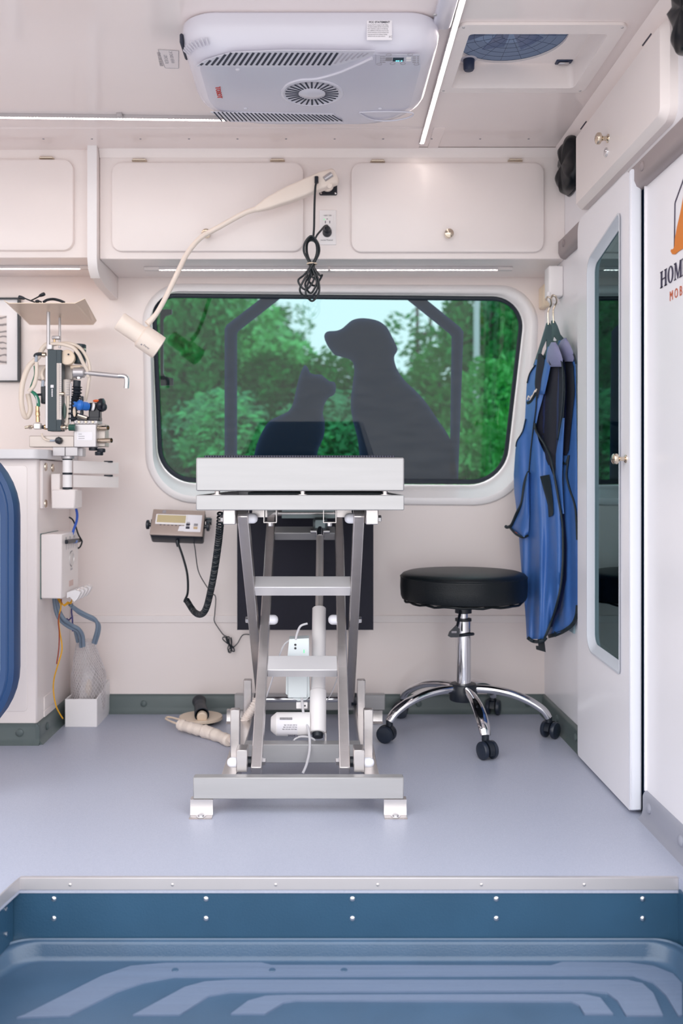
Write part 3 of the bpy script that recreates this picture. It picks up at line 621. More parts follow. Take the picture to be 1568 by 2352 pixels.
for k in range(8):
    a_ = 2 * math.pi * k / 8 + 0.2; d = Vector((math.cos(a_), math.sin(a_), 0)); s_ = Vector((-d.y, d.x, 0)); o_ = vc + Vector((0, 0, 0.034))
    B().prism([o_ + d * 0.03 - s_ * .012, o_ + d * 0.132 - s_ * .036 + Vector((0, 0, .008)), o_ + d * 0.134 + s_ * .026 - Vector((0, 0, .006)), o_ + d * 0.03 + s_ * .012], (0, 0, 0.002)).build('fan_blade', MATS['smoked_blade'], rv)
bb = B()
for k in range(1, 7): bb.tube([vc + Vector((0.0235 * k * math.cos(t * math.pi / 16), 0.0235 * k * math.sin(t * math.pi / 16), 0.006)) for t in range(32)], 0.0006, 4, 0, True)
for k in range(16): d = Vector((math.cos(k * math.pi / 8), math.sin(k * math.pi / 8), 0)); bb.tube([vc + d * 0.02 + Vector((0, 0, .006)), vc + d * 0.142 + Vector((0, 0, .006))], 0.0006, 4, 0)
bb.build('screen', M('screen_wire', (70, 84, 110), 0.5, var=0.0), rv)
kp = PZ(1073, 136, ZV); kp.x += 0.004; bb = B(); bb.lathe([(0.022, 0), (0.02, 0.002)], kp, (0, 0, -1), 24); bb.build('knob_plate', M('vent_grey', (196, 194, 204)), rv)
B().lathe([(0.0155, 0.001), (0.0145, 0.026), (0.012, 0.030), (0.004, 0.031)], kp, (0, 0, -1), 24).build('crank_knob', M('navy_plastic', (38, 50, 78), 0.4, var=0.05), rv)
sp_ = PZ(1294, 142, ZV); bb = B(); bb.box(sp_ + Vector((-.022, -.014, -.003)), sp_ + Vector((.022, .012, .001)), .002); sw = bb.build('switch_plate', M('navy_plastic', (38, 50, 78)), rv)
B().box(sp_ + Vector((-.014, -.008, -.009)), sp_ + Vector((.014, .007, -.002)), .003).build('rocker', alu, sw)

# ---- black wall pods either side of the upper right locker
def pod(yc, label, seed):
    t = thing('wall_pod', (XR, yc, 1.80), label, 'pod', 'black pods on the right wall'); b_ = B(); n_, m_ = 30, 14; rnd = random.Random(seed); ph = [rnd.uniform(0, 6) for _ in range(6)]
    rings = []
    for i in range(m_ + 1):
        u = i / m_; ring = []
        for j in range(n_):
            a_ = 2 * math.pi * j / n_; r_ = math.sin(u * math.pi / 2) ** 0.6
            ex = 0.75; cy_ = math.copysign(abs(math.cos(a_)) ** ex, math.cos(a_)); cz_ = math.copysign(abs(math.sin(a_)) ** ex, math.sin(a_))
            wv = 0.004 * math.sin(4 * cz_ + 3 * cy_ + ph[0]) + 0.005 * math.sin(9 * cz_ - 5 * cy_ + ph[1]) + 0.003 * math.sin(14 * cy_ + 6 * cz_ + ph[2])
            dd = 0.038 * math.cos(u * math.pi / 2) ** 0.5 + wv * (math.sin(u * math.pi) ** 0.5 if 0 < u < 1 else 0)
            ring.append(Vector((XR - max(dd, 0.0), yc + 0.088 * r_ * cy_, 1.802 + 0.086 * r_ * cz_)))
        rings.append(ring)
    b_.loft(rings); b_.build('cushion', M('black_wrinkled_vinyl', (8, 13, 20), 0.3, spec=0.3, var=0.08, bump=0.3, bscale=40), t, sharp=80)
    b_ = B(); b_.tube([Vector((XR - 0.002, yc + 0.089 * math.copysign(abs(math.cos(a)) ** .75, math.cos(a)), 1.802 + 0.087 * math.copysign(abs(math.sin(a)) ** .75, math.sin(a)))) for a in [2 * math.pi * k / 24 for k in range(24)]], 0.003, 6, 2, True); b_.build('rim', black_plastic, t)
    return t
pod(2.872, 'black wrinkled pod on the right wall, in the corner beside the overhead cabinet', 3)
pod(1.915, 'black wrinkled pod on the right wall, cut off by the top right picture corner', 5)
# ---- upper right locker with bevelled lift-up door
lk = thing('wall_locker', (0.77, 2.38, 1.62), 'white wall locker above the sliding door, thick eased door with knob and lock', 'cabinet')
lo2 = rpoly([(2.03, 1.617), (2.735, 1.617), (2.735, 1.848), (2.03, 1.848)], [0.035, 0.022, 0.022, 0.035], 8)
bb = B(); bb.loft([[mx_(p, XR) for p in lo2], [mx_(p, 0.772) for p in lo2], [mx_(p, 0.757) for p in inset(lo2, 0.016)], [mx_(p, 0.756) for p in inset(lo2, 0.017)]]); ld = bb.build('door', white_paint, lk)
for (a, c) in (((1337, 284), (1342, 278)), ((1478, 79), (1492, 58))):
    q0, q1 = PX(*a, 0.756), PX(*c, 0.756); bb = B(); m_ = (q0 + q1) / 2; bb.box((0.7545, m_.y - 0.028, 1.836), (0.7575, m_.y + 0.028, 1.8395), .0005); bb.build('hinge', print_dark, ld)
knob(B(), PX(1396, 318, 0.756), (-1, 0, 0), 0.0155, 0.034).build('knob', nickel, ld)
B().lathe([(0.0125, 0), (0.012, 0.004), (0.009, 0.006), (0.003, 0.0065)], PX(1393, 350, 0.756), (-1, 0, 0), 20).build('lock', chrome, ld)
# ---- logo on the right wall
XLg = XR - 0.0008
lg = thing('wall_logo', (XR, 1.98, 1.30), 'wall decal of an orange animal inside a house outline with lettering', 'sign')
navy = M('navy_vinyl', (52, 44, 72), 0.5, var=0.0); org = M('orange_vinyl', (216, 122, 28), 0.5, var=0.02); org2 = M('rust_vinyl', (190, 88, 44), 0.5, var=0.0)
bb = B(); hp = [PX(1548, 572, XLg), PX(1549.5, 466, XLg)]; rf = PX(1568, 415, XLg); hp.append(rf); dxy = (rf - hp[1]); hp.append(hp[1] + dxy * 2.6)
for i in range(3):
    bb.bar(hp[i], hp[i + 1], 0.0045, 0.0010, up=(1, 0, 0), bev=0)
bb.build('house_outline', navy, lg)
def pl2(px, py): return PX(px, py, XLg - 0.0004)
od = [(1568, 458), (1562, 490), (1555, 520), (1550, 548), (1549, 565), (1546, 572), (1541, 573), (1540, 577), (1544, 584), (1551, 584), (1557, 578), (1568, 571)]
o3 = [pl2(*p) for p in od]; ex = [Vector((o3[-1].x, o3[-1].y - 0.055, o3[-1].z - 0.002)), Vector((o3[0].x, o3[0].y - 0.05, o3[0].z + 0.06)), Vector((o3[0].x, o3[0].y - 0.02, o3[0].z + 0.05))]
B().prism(o3 + ex, (-0.0008, 0, 0)).build('animal_shape', org, lg)
def serif(b_, ch, y, z, h, wd):
    """blocky serif capital on the right wall, going towards smaller y"""
    t = 0.009; th = 0.0025
    def r_(u0, v0, u1, v1): b_.box((XLg - 0.0008, y - u1 * wd, z + v0 * h), (XLg, y - u0 * wd, z + v1 * h))
    def q_(pts): b_.prism([Vector((XLg, y - u * wd, z + v * h)) for u, v in pts], (-0.0008, 0, 0))
    st = 0.22
    if ch == 'H':
        for u in (0.08, 0.70): r_(u, 0, u + st, 1); r_(u - .08, 0, u + st + .08, .06); r_(u - .08, .94, u + st + .08, 1)
        r_(0.2, .47, .8, .54)
    if ch == 'O':
        n_ = 28; out = [Vector((XLg, y - (0.5 + 0.5 * math.sin(2 * math.pi * k / n_)) * wd, z + (0.5 + 0.51 * math.cos(2 * math.pi * k / n_)) * h)) for k in range(n_)]
        inn = [Vector((XLg, y - (0.5 + 0.27 * math.sin(2 * math.pi * k / n_)) * wd, z + (0.5 + 0.44 * math.cos(2 * math.pi * k / n_)) * h)) for k in range(n_)]
        b_.plate(out, [inn], (-0.0008, 0, 0))
    if ch == 'M':
        r_(.10, 0, .17, 1); r_(.76, 0, .95, 1); r_(0, 0, .27, .06); r_(.68, 0, 1.02, .06); r_(0, .94, .2, 1); r_(.8, .94, 1.02, 1); q_([(.08, 1), (.28, 1), (.55, .12), (.47, .0)]); q_([(.78, 1), (.86, 1), (.52, .0), (.46, .0)])
    if ch == 'E':
        r_(.08, 0, .08 + .24, 1); r_(0, 0, .9, .06); r_(0, .94, .88, 1); r_(.3, .47, .7, .53); r_(.84, 0, .9, .24); r_(.82, .76, .88, 1); r_(.66, .38, .7, .62)
q = PX(1516, 663, XLg); h_ = 0.038; pens = ((0, 'H', 0.044), (0.049, 'O', 0.036), (0.0895, 'M', 0.047), (0.141, 'E', 0.035))
bb = B(); z_ = q.z
for off, ch, wd in pens: serif(bb, ch, q.y - off * 0.93, z_, h_, wd * 0.93)
bb.build('lettering', navy, lg)
q = PX(1537, 692, XLg); bb = B(); bb.text('M O B I L E', 0.031, q, (0, -1, 0), (0, 0, 1), 0.0004, wide=0.86); bb.build('lettering', org2, lg)

# ---- EXAM LAMP on the wall
lp = thing('exam_lamp', P(752, 426, YC), 'white wall mounted exam lamp with swan-neck arm and cylinder head', 'lamp')
bb = B(); p0, p1 = P(733, 448, YC - 0.005), P(774, 404, YC - 0.005); bb.plate([Vector((p.x, p0.y, p.y)) for p in rrect(p0.x, p0.z, p1.x, p1.z, 0.005, 5)], [], (0, 0.006, 0)); wp = bb.build('wall_plate', black_plastic, lp)
for px, py in ((737, 444), (770, 444), (770, 408), (737, 408)): B().lathe([(0.0036, 0), (0.003, .0015), (.001, .002)], P(px, py, YC - 0.005), (0, -1, 0), 12).build('screw', chrome, wp)
bb = B(); bb.cyl(P(752, 426, YC - 0.004), P(752, 424, YC - 0.075), 0.020, n=24, ch=0.002); bb.build('pivot', warm_plastic, lp)
YA = YC - 0.085
def armring(px, py, hw, hd, r_):
    c = P(px, py, YA); ax = (P(585, 484, YA) - P(765, 404, YA)).normalized(); up = ax.cross(Vector((0, 1, 0))).normalized()
    return [c + up * p.x + Vector((0, 1, 0)) * p.y for p in rrect(-hw, -hd, hw, hd, r_, 5)]
bb = B(); bb.loft([armring(772, 404, 0.021, .014, .012), armring(768, 406, 0.026, .018, .012), armring(740, 416, 0.027, .019, .008), armring(660, 449, 0.024, .018, .008), armring(625, 464, 0.019, .016, .007), armring(612, 470, 0.017, .0145, .007), armring(588, 481, 0.009, .009, .007)])
arm = bb.build('arm_housing', warm_plastic, lp)
bb = B(); c = P(753, 406, YA - 0.020); bb.cyl(c + Vector((-.012, 0, -.008)), c + Vector((.012, 0, .008)), 0.0085, n=18, ch=.001); bb.build('hinge_pin', alu, lp)
B().lathe([(0.008, 0), (0.0075, .003), (0.003, .0035)], P(757, 427, YA - 0.018), (0, -1, 0), 16).build('hinge_cap', warm_plastic, lp)
B().box(P(722, 420, YA - 0.028), P(731, 407, YA - 0.015), .002).build('plug_socket', black_plastic, lp)
neck = [P(590, 480, YA), P(560, 490, YA), P(500, 523, YA), P(462, 545, YA - 0.01), P(430, 582, YA - 0.03), P(405, 632, YA - 0.055), P(380, 684, YA - 0.08), P(358, 722, YA - 0.10), P(338, 744, YA - 0.11)]
bb = B(); bb.tube(neck, lambda t: 0.0085 - 0.001 * t + (0.003 * max(0, t - 0.88) / 0.12), 14, 8); bb.build('swan_neck', warm_plastic, lp)
YL = YA - 0.115; h0, h1 = P(265, 731, YL), P(370, 803, YL - 0.03); ax = (h1 - h0).normalized(); L_ = (h1 - h0).length
h0 = P(277, 739, YL); h1 = P(362, 797, YL + 0.035); ax = (h1 - h0).normalized(); L_ = (h1 - h0).length
bb = B(); bb.lathe([(0.026, -0.006), (0.0285, -0.003), (0.029, 0.0), (0.0290, L_ * 0.56)], h0, ax, 36); bb.build('rear_body', warm_plastic, lp)
bb = B(); bb.lathe([(0.030, L_ * 0.52), (0.037, L_ * 0.56), (0.0375, L_ * 0.62), (0.0375, L_ + 0.004), (0.034, L_ + 0.006), (0.033, L_ * 0.95), (0.010, L_ * 0.9)], h0, ax, 36); hd = bb.build('head_shade', warm_plastic, lp)
bb = B(); dn = ax.cross(Vector((0, -1, 0))).normalized()
cq = h0 + ax * (L_ * 0.66); nn = (Vector((0, -1, 0)) - ax * ax.dot(Vector((0, -1, 0)))).normalized(); s_ = ax.cross(nn)
def hp_(u, ang): return h0 + ax * u + (nn * math.cos(ang) + s_ * math.sin(ang)) * 0.0379
sgn = 1 if (hp_(0, 0.8) - hp_(0, 0)).z < 0 else -1
a0 = hp_(L_ * 0.64, sgn * 0.62); e = (nn * math.cos(sgn * .62) + s_ * math.sin(sgn * .62)); tdir = ax.cross(e) * 1
bb.obox(a0 + ax * .0025, ax * .0022, e.cross(ax) * .0022, e * .0004); bb.text('Daray', 0.0085, hp_(L_ * 0.70, sgn * 0.60), ax, e.cross(ax), .0002); bb.build('marking', print_grey, hd)
# power cord with its tied bundle
YK = YA - 0.03
cd = thing('power_cord', P(716, 640, YK), 'black lamp power cord tied in a hanging bundle beside the outlet', 'cord')
bb = B(); bb.tube([P(727, 418, YK), P(724, 430, YK), P(722, 470, YK), P(721, 520, YK), P(719, 548, YK)], 0.0034, 8, 6)
for k, (wl, top, bot, dx, dy) in enumerate(((15, 548, 664, -8, 0), (13, 552, 690, 3, .006), (11, 556, 672, 0, .012), (14, 550, 655, 7, .018), (17, 546, 684, -3, -.006))):
    cx = 716 + dx * .3; pts = [(cx - 3, 606), (cx - wl, 580), (cx - wl * .9, 558), (cx, top - 4), (cx + wl * .9, 560), (cx + wl, 582), (cx + 3, 606), (cx - wl * .4 + dx, 630), (cx - wl * 1.4 + dx, bot - 20), (cx - wl * .8 + dx, bot - 3), (cx + dx, bot), (cx + wl + dx, bot - 22), (cx + wl * .6 + dx, 632)]
    bb.tube([P(x, y, YK + dy * 0.7 - 0.004 * math.sin(i * 1.7 + k)) for i, (x, y) in enumerate(pts)], 0.0033, 7, 5, True)
bb.tube([P(722, 552, YK), P(728, 540, YK), P(738, 528, YK + .02), P(746, 519, YK + .045), P(752, 519, YK + 0.06), P(751, 528, YK + .065)], 0.0032, 8, 6); bb.build('cable', black_cable, cd)
B().tube([P(716 + 11 * math.cos(t), 606 + 2.5 * math.sin(t), YK + 0.013 * math.sin(t) + .003) for t in [k * math.pi / 5 for k in range(10)]], 0.0022, 6, 2, True).build('cable_tie', cream_plastic, cd)
c = P(751, 535, YC - 0.006); bb = B(); bb.lathe([(0.0150, 0.0), (0.0145, 0.012), (0.012, 0.018), (0.013, 0.022), (0.010, 0.028), (0.0085, 0.036), (0.004, 0.037)], c, (0, -1, 0.18), 22); bb.build('plug', black_plastic, cd)
# outlet
ot = thing('wall_outlet', P(752, 521, YC), 'white power outlet with a black plug, between the overhead cabinet doors', 'outlet')
bb = B(); slab_y(bb, 733, 482, 772, 562, YC - 0.005, 0.005, 0.003, 0.002); bb.build('cover_plate', white_plastic, ot)
bb = B(); slab_y(bb, 740, 494, 765, 549, YC - 0.008, 0.004, 0.002, 0.001); rc = bb.build('receptacle', white_plastic, ot)
for px in (747, 757): B().pbox(px - .8, 507, px + .8, 513, YC - 0.0085, .001).build('slot', print_dark, rc)
B().lathe([(0.0017, 0), (0.001, .0012)], P(744, 504, YC - 0.008), (0, -1, 0), 10).build('green_indicator', M('green_lamp', (60, 190, 110), 0.4, emit=1.0, var=0), rc)
B().lathe([(0.0017, 0), (0.001, .0012)], P(751, 503, YC - 0.008), (0, -1, 0), 10).build('black_button', black_plastic, rc)
bb = B(); bb.text('120V 15A', 0.0062, P(752, 496.5, YC - 0.0083), (1, 0, 0), (0, 0, 1), .0002, 'CENTER'); bb.text('Inverter Powered', 0.0064, P(750, 553, YC - 0.0053), (1, 0, 0), (0, 0, 1), .0002, 'CENTER', wide=.85); bb.build('lettering', print_dark, ot)

# ================================================================== EXAM TABLE
TX0, TX1, TF, TR_ = -0.303, 0.205, 2.244, 3.14
tb = thing('exam_table', (-0.05, 2.69, 0), 'stainless steel scissor lift exam table standing in front of the window', 'table')
zt_, zb_ = P(0, 1051, TF).z, P(0, 1128, TF).z
bb = B()   # hollow pan, open below
bb.box((TX0, TF, zb_), (TX1, TR_, zt_), 0.003); bb.build('table_top', steel_h, tb)
zl1, zl0 = P(0, 1137, TF).z, P(0, 1172, TF).z
bb = B()
for a, c in (((TX0, TF, zl0), (TX1, TF + 0.045, zl1)), ((TX0, TR_ - 0.045, zl0), (TX1, TR_, zl1)), ((TX0, TF + 0.045, zl0), (TX0 + 0.03, TR_ - .045, zl1)), ((TX1 - 0.03, TF + .045, zl0), (TX1, TR_ - .045, zl1))): bb.box(a, c, 0.002)
bb.build('upper_frame', steel_h, tb)
bb = B(); bb.box((-0.18, TF + 0.05, zl1 - .004), (0.17, TR_ - .05, zb_ - .003), .001); bb.build('scale_plate', M('dark_scale_plate', (40, 48, 56), 0.5, .3), tb)
for px in (500, 695, 883):
    c = P(px, 1137, TF + 0.03); bb = B(); bb.lathe([(0.014, 0), (0.014, 0.0015), (0.0065, 0.0016), (0.0065, 0.0098)], (c.x, TF + 0.02, zl1), (0, 0, 1), 18); bb.build('scale_foot', steel, tb)
# legs
YFp, YRp, ZLo, ZHi = 2.32, 3.00, 0.108, 0.722
bar_m = M('bright_bar_steel', (224, 222, 224), 0.42, 0.5, var=0.03)
bolt_m = M('bolt_steel', (200, 198, 200), 0.25, 0.9, var=0.02)
def bolt(p, d, parent, r=0.0085):
    p = Vector(p); d = Vector(d); b_ = B(); b_.lathe([(r * 1.25, 0), (r * 1.25, 0.0016), (r, 0.0016), (r, 0.008), (r * 0.8, 0.0095)], p, d, 6); return b_.build('bolt', bolt_m, parent, sharp=20)
def cap(p, d, parent, r=0.013, L_=0.022):
    b_ = B(); b_.lathe([(r, 0), (r, L_ * 0.5), (r * 0.92, L_ * 0.7), (r * 0.62, L_ * 0.92), (r * 0.25, L_)], p, d, 18); return b_.build('bolt_cap', nylon, parent)
def leg(x, y0, z0, y1, z1, name='scissor_leg'):
    p, q = Vector((x, y0, z0)), Vector((x, y1, z1)); d = (q - p).normalized(); e = 0.030
    b_ = B(); b_.bar(p - d * e, q + d * e, 0.027, 0.040, up=d.cross(Vector((1, 0, 0))), bev=0.0022); return b_.build(name, steel, tb)
XO, XI = (-0.193, 0.097), (-0.159, 0.061)
for i, x in enumerate(XO):
    lg_ = leg(x, YFp, ZHi, YRp, ZLo)
    s = -1 if i == 0 else 1
    bolt((x + s * 0.0135, (YFp + YRp) / 2, (ZHi + ZLo) / 2), (s, 0, 0), lg_, 0.010)
for i, x in enumerate(XI):
    lg_ = leg(x, YFp, ZLo, YRp, 0.690)
    s = 1 if i == 0 else -1
    cap((x + s * 0.0135, (YFp + YRp) / 2, 0.415), (s, 0, 0), lg_, 0.0145, 0.024); bolt((x + s * .0135, YFp, ZLo), (s, 0, 0), lg_, 0.0095)
def onleg(t, up): return Vector((0, YFp + (YRp - YFp) * t, ZHi + (ZLo - ZHi) * t if up else ZLo + (0.690 - ZLo) * t))
dO = (onleg(1, 1) - onleg(0, 1)).normalized(); dI = (onleg(1, 0) - onleg(0, 0)).normalized()
c = onleg(0.318, 1); bb = B(); bb.obox((-0.048, c.y, c.z), (0.1315, 0, 0), dO * 0.020, dO.cross(Vector((1, 0, 0))) * 0.0195, 0.002); bb.build('crossbar', bar_m, tb)
c = onleg(0.335, 0); bb = B(); bb.obox((-0.049, c.y, c.z), (0.0967, 0, 0), dI * 0.0255, dI.cross(Vector((1, 0, 0))) * 0.0155, 0.002); bb.build('crossbar', bar_m, tb)
c = onleg(0.95, 0); bb = B(); bb.obox((-0.049, c.y - 0.02, c.z - 0.012), (0.0967, 0, 0), dI * 0.016, dI.cross(Vector((1, 0, 0))) * 0.016, 0.002); bb.build('crossbar', steel_h, tb)
# pivots under the top
for i, x in enumerate(XO):
    s = -1 if i == 0 else 1
    bb = B(); bb.box((x + s * 0.031 - 0.0155, YFp - 0.055, zl0 - 0.036), (x + s * 0.031 + 0.0155, YFp + 0.02, zl0 + .001), 0.002); pv = bb.build('pivot_block', steel, tb)
    bolt((x + s * 0.0465, YFp - 0.02, ZHi), (s, 0, 0), pv, 0.009); cap((x - s * 0.0135, YFp, ZHi + 0.0), (-s, 0, 0), pv)
for px in (620, 757):     # hollow tube ends
    q0, q1 = P(px - 15, 1201, TF + 0.03), P(px + 15, 1172, TF + 0.03); t_ = 0.0016; bb = B()
    zc = zl0 + .0005
    bb.plate([Vector((q0.x, q0.y, q0.z)), Vector((q1.x, q0.y, q0.z)), Vector((q1.x, q0.y, zc)), Vector((q0.x, q0.y, zc))], [[Vector((q0.x + t_, q0.y, q0.z + t_)), Vector((q1.x - t_, q0.y, q0.z + t_)), Vector((q1.x - t_, q0.y, zc - t_)), Vector((q0.x + t_, q0.y, zc - t_))]], (0, 0.05, 0)); hb_ = bb.build('tube_end', steel, tb)
    bolt((0.5 * (q0.x + q1.x), q0.y + .02, q0.z), (0, 0, -1), hb_, 0.006)
bb = B(); bb.cyl((XO[0] + .02, YRp - 0.01, 0.712), (XO[1] - .02, YRp - 0.01, 0.712), 0.011, n=16); bb.build('upper_roller_rod', steel, tb)
for x in (-0.155, 0.062):
    bb = B(); bb.box((x - 0.02, 2.36, zl0 - 0.022), (x + 0.02, TR_ - 0.05, zl0 + 0.001), 0.001); bb.build('guide_rail', steel, tb)
bb = B(); bb.box((-0.125, YRp - 0.02, zl0 - 0.05), (0.03 + 0.03, YRp - 0.004, zl0 - 0.012), .001); bb.build('rear_flange', M('dark_steel', (120, 132, 134), 0.4, .7), tb)
# base
zb1, zb0 = P(0, 1786, TF).z, P(0, 1836, TF).z
bb = B(); bb.box((-0.310, TF, zb0), (0.204, TF + 0.028, zb1), 0.0022); bb.build('base_beam', steel_h, tb)
bb = B(); bb.box((-0.290, 3.115, zb0), (0.220, 3.143, zb1), 0.0022); bb.build('base_beam', steel_h, tb)
for x in (-0.226, 0.128):
    bb = B(); bb.box((x - 0.019, TF + 0.028, zb0 + 0.004), (x + 0.019, 3.115, zb1 - 0.004), 0.002); bb.build('side_rail', steel, tb)
    for y, h_ in ((2.44, 0.209), (2.86, 0.197)):
        bb = B(); bb.box((x - 0.0125, y, zb1 - 0.008), (x + 0.0125, y + 0.025, h_), 0.002); bb.build('stop_post', steel, tb)
for i, (xb, xc) in enumerate(((XI[0] - 0.036, -1), (XI[1] + 0.036, 1))):
    bb = B(); bb.box((xb - 0.0140, YFp - 0.034, zb1 - 0.001), (xb + 0.0140, YFp + 0.016, zb1 + 0.055), 0.002); pv = bb.build('pivot_block', steel, tb)
    cap((xb + xc * 0.0140, YFp - .015, ZLo + .003), (xc, 0, 0), pv, 0.0125, 0.024); B().cyl((xb - xc * 0.0140, YFp, ZLo), (xb - xc * 0.0215, YFp, ZLo), 0.013, n=16).build('spacer', black_plastic, pv)
for x in (-0.289, 0.183):
    for y, s in ((TF, 1), (3.115, 1)):
        bb = B(); bb.loft([[Vector((x - 0.0275, p[0], p[1])) for p in LP] for LP in [[(y + 0.022, zb0), (y - 0.002, zb0), (y - 0.002, 0.006), (y - 0.004, 0.003), (y - 0.022, 0.003), (y - 0.026, 0.0), (y + 0.002, 0.0), (y + 0.003, 0.036), (y + 0.022, 0.036)]]] + [[Vector((x + 0.0275, p[0], p[1])) for p in [(y + 0.022, zb0), (y - 0.002, zb0), (y - 0.002, 0.006), (y - 0.004, 0.003), (y - 0.022, 0.003), (y - 0.026, 0.0), (y + 0.002, 0.0), (y + 0.003, 0.036), (y + 0.022, 0.036)]]]); ft = bb.build('foot_bracket', steel, tb)
        if y == TF: bb = B(); bb.lathe([(0.0125, 0), (0.012, 0.0012), (0.0075, 0.0014), (0.007, 0.0045), (0.0045, 0.006)], (x, y - 0.013, 0.003), (0, 0, 1), 18); bb.build('bolt', bolt_m, ft)
bb = B(); bb.box((-0.207, 2.50, zb0 + .01), (0.110, 2.54, 0.100), 0.002); bb.build('base_crossbar', steel_h, tb)
bb = B(); bb.cyl((-0.21, YRp, ZLo - .004), (0.115, YRp, ZLo - .004), 0.0095, n=16); bb.build('roller_rod', chrome, tb)
for x in (-0.205, 0.110): B().lathe([(0.020, 0), (0.021, .002), (0.021, .016), (0.02, .018)], (x - .009, YRp, ZLo - .004), (1, 0, 0), 20).build('roller', black_plastic, tb)
# actuator
A0, A1 = Vector((-0.007, 2.552, 0.115)), Vector((0.0, 2.93, 0.672)); dA = (A1 - A0).normalized(); LA = (A1 - A0).length
bb = B(); bb.cyl(A0 + dA * 0.004, A0 + dA * 0.385, 0.0205, n=24, ch=0.002); at_ = bb.build('actuator_tube', white_plastic, tb)
B().cyl(A0 + dA * 0.002, A0 + dA * 0.125, 0.0235, n=24, ch=0.002).build('gear_housing', white_plastic, at_)
B().cyl(A0 + dA * 0.375, A0 + dA * 0.645, 0.0118, n=20).build('actuator_rod', M('grey_rod', (196, 190, 188), 0.3, 0.5), tb)
bb = B(); bb.cyl(A0 - dA * 0.010, A0 + dA * 0.004, 0.015, n=20); bb.build('rubber_boot', black_plastic, at_)
for s in (-1, 1): bb = B(); bb.obox(A0 + Vector((s * 0.022, 0, -0.012)), (0.003, 0, 0), (0, 0.014, 0), (0, 0, 0.018), 0.001); bb.build('clevis_plate', steel, tb)
bb = B(); bb.obox(A1 + Vector((0, 0.0, 0.008)), (0.023, 0, 0), (0, 0.014, 0), (0, 0, 0.020), 0.008); cl = bb.build('clevis', M('dark_steel', (120, 132, 134)), tb)
cp_ = A0 + dA * 0.655
B().cyl(cp_ + Vector((-.031, 0, 0)), cp_ + Vector((.031, 0, 0)), 0.0075, n=14, ch=.001).build('clevis_pin', bolt_m, cl)
B().cyl(A0 + dA * 0.635, A0 + dA * 0.668, 0.014, 0.012, n=18).build('rod_end', chrome, cl)
mY = 2.575; m0, m1 = P(622, 1663, mY), P(712, 1668, mY); rM = 0.0325; ax = Vector((1, 0, 0)); LM = m1.x - m0.x
bb = B(); bb.lathe([(rM * 0.55, 0), (rM * 0.62, 0.001), (rM, 0.016), (rM, LM)], m0, ax, 28); mo = bb.build('motor', white_plastic, tb)
lr = []
for k in range(7): a_ = R(-62 + 17 * k); lr.append((-math.cos(a_) * (rM + .0006), math.sin(a_) * (rM + .0006)))
x0_, x1_ = P(637, 0, mY).x, P(684, 0, mY).x
bb = B(); bb.add([Vector((x, m0.y + y, m0.z + z)) for y, z in lr for x in (x0_, x1_)], [[2 * i, 2 * i + 1, 2 * i + 3, 2 * i + 2] for i in range(6)]); lb = bb.build('rating_label', M('label_white', (236, 233, 238)), mo)
yq = m0.y - rM - 0.0013; bb = B()
bb.text('LINAK', 0.0095, Vector((x1_ - .001, yq + .011, m0.z - 0.023)), (-1, 0, 0), (0, -.6, -0.8), 0.0002, bold=.0004)
for k in range(5): bb.text('TYPE LA31 24V DC ' [k:] + '10%', 0.0042, Vector((x1_ - 0.002, yq + 0.0006 + (0.004 if abs(k - 2) > 1 else 0), m0.z - 0.010 + k * 0.0058)), (-1, 0, 0), (0, 0, -1), 0.0002)
for k in range(16): bb.box((x0_ + .008 + k * .0022, yq + .005, m0.z + .0195), (x0_ + .009 + k * .0022, yq + .0058, m0.z + .026))
bb.build('lettering', print_dark, lb)
cY = 2.62
bb = B(); pl_ = [(664, 1468), (709, 1466), (711, 1600), (702, 1608), (684, 1610), (656, 1594), (657, 1540)]
bb.prism([P(x, y, cY) for x, y in pl_], (0, 0.05, 0)); cb = bb.build('control_box', M('pale_mint_plastic', (226, 234, 236), 0.35, var=0.01), tb)
for y in (1481, 1489): bb = B(); bb.cyl(P(678, y, cY - 0.0008), P(678, y, cY + 0.002), 0.0034, n=14); bb.build('socket', black_plastic, cb)
bb = B(); bb.pbox(697, 1492, 698.6, 1500, cY - .0006, .001); bb.build('green_indicator', M('green_lamp', (60, 190, 110)), cb)
bb = B(); bb.pbox(660, 1538, 706, 1604, cY - 0.006, 0.006, .003); bb.build('cover', MATS['pale_mint_plastic'], cb)
grey_cab = M('light_grey_cable', (206, 204, 208), 0.4, var=0.02)
bb = B(); bb.tube([P(706, 1432, 2.64), P(690, 1438, 2.64), P(682, 1455, 2.63), P(679, 1470, 2.62)], 0.0032, 8); bb.build('cable', grey_cab, tb)
bb = B(); bb.tube([P(679, 1466, 2.635), P(655, 1478, 2.64), P(640, 1510, 2.64), P(622, 1570, 2.66), P(612, 1600, 2.68)], 0.0024, 8); bb.build('cable', grey_cab, tb)
bb = B(); bb.tube([P(693, 1604, 2.60), P(697, 1640, 2.57), P(709, 1680, 2.53), P(711, 1720, 2.49), P(704, 1755, 2.455), P(695, 1776, 2.44)], 0.0036, 8); bb.build('cable', grey_cab, tb)
bb = B(); bb.tube([P(675, 1700, 2.55), P(690, 1692, 2.55), P(712, 1694, 2.54), P(722, 1702, 2.54), P(700, 1710, 2.54), P(680, 1706, 2.54)], 0.003, 8, 6, True); bb.build('cable', grey_cab, tb)
bb = B(); bb.pbox(680, 1614, 706, 1628, 2.60, .012, .001); br = bb.build('cable_bracket', white_plastic, tb); B().cyl(P(700, 1621, 2.599), P(700, 1621, 2.604), .0025, n=10).build('hole', black_plastic, br)
bb = B(); bb.tube([P(775, 1555, 2.75), P(762, 1590, 2.75), P(750, 1610, 2.7)], 0.0018, 6); bb.build('cable', grey_cab, tb)
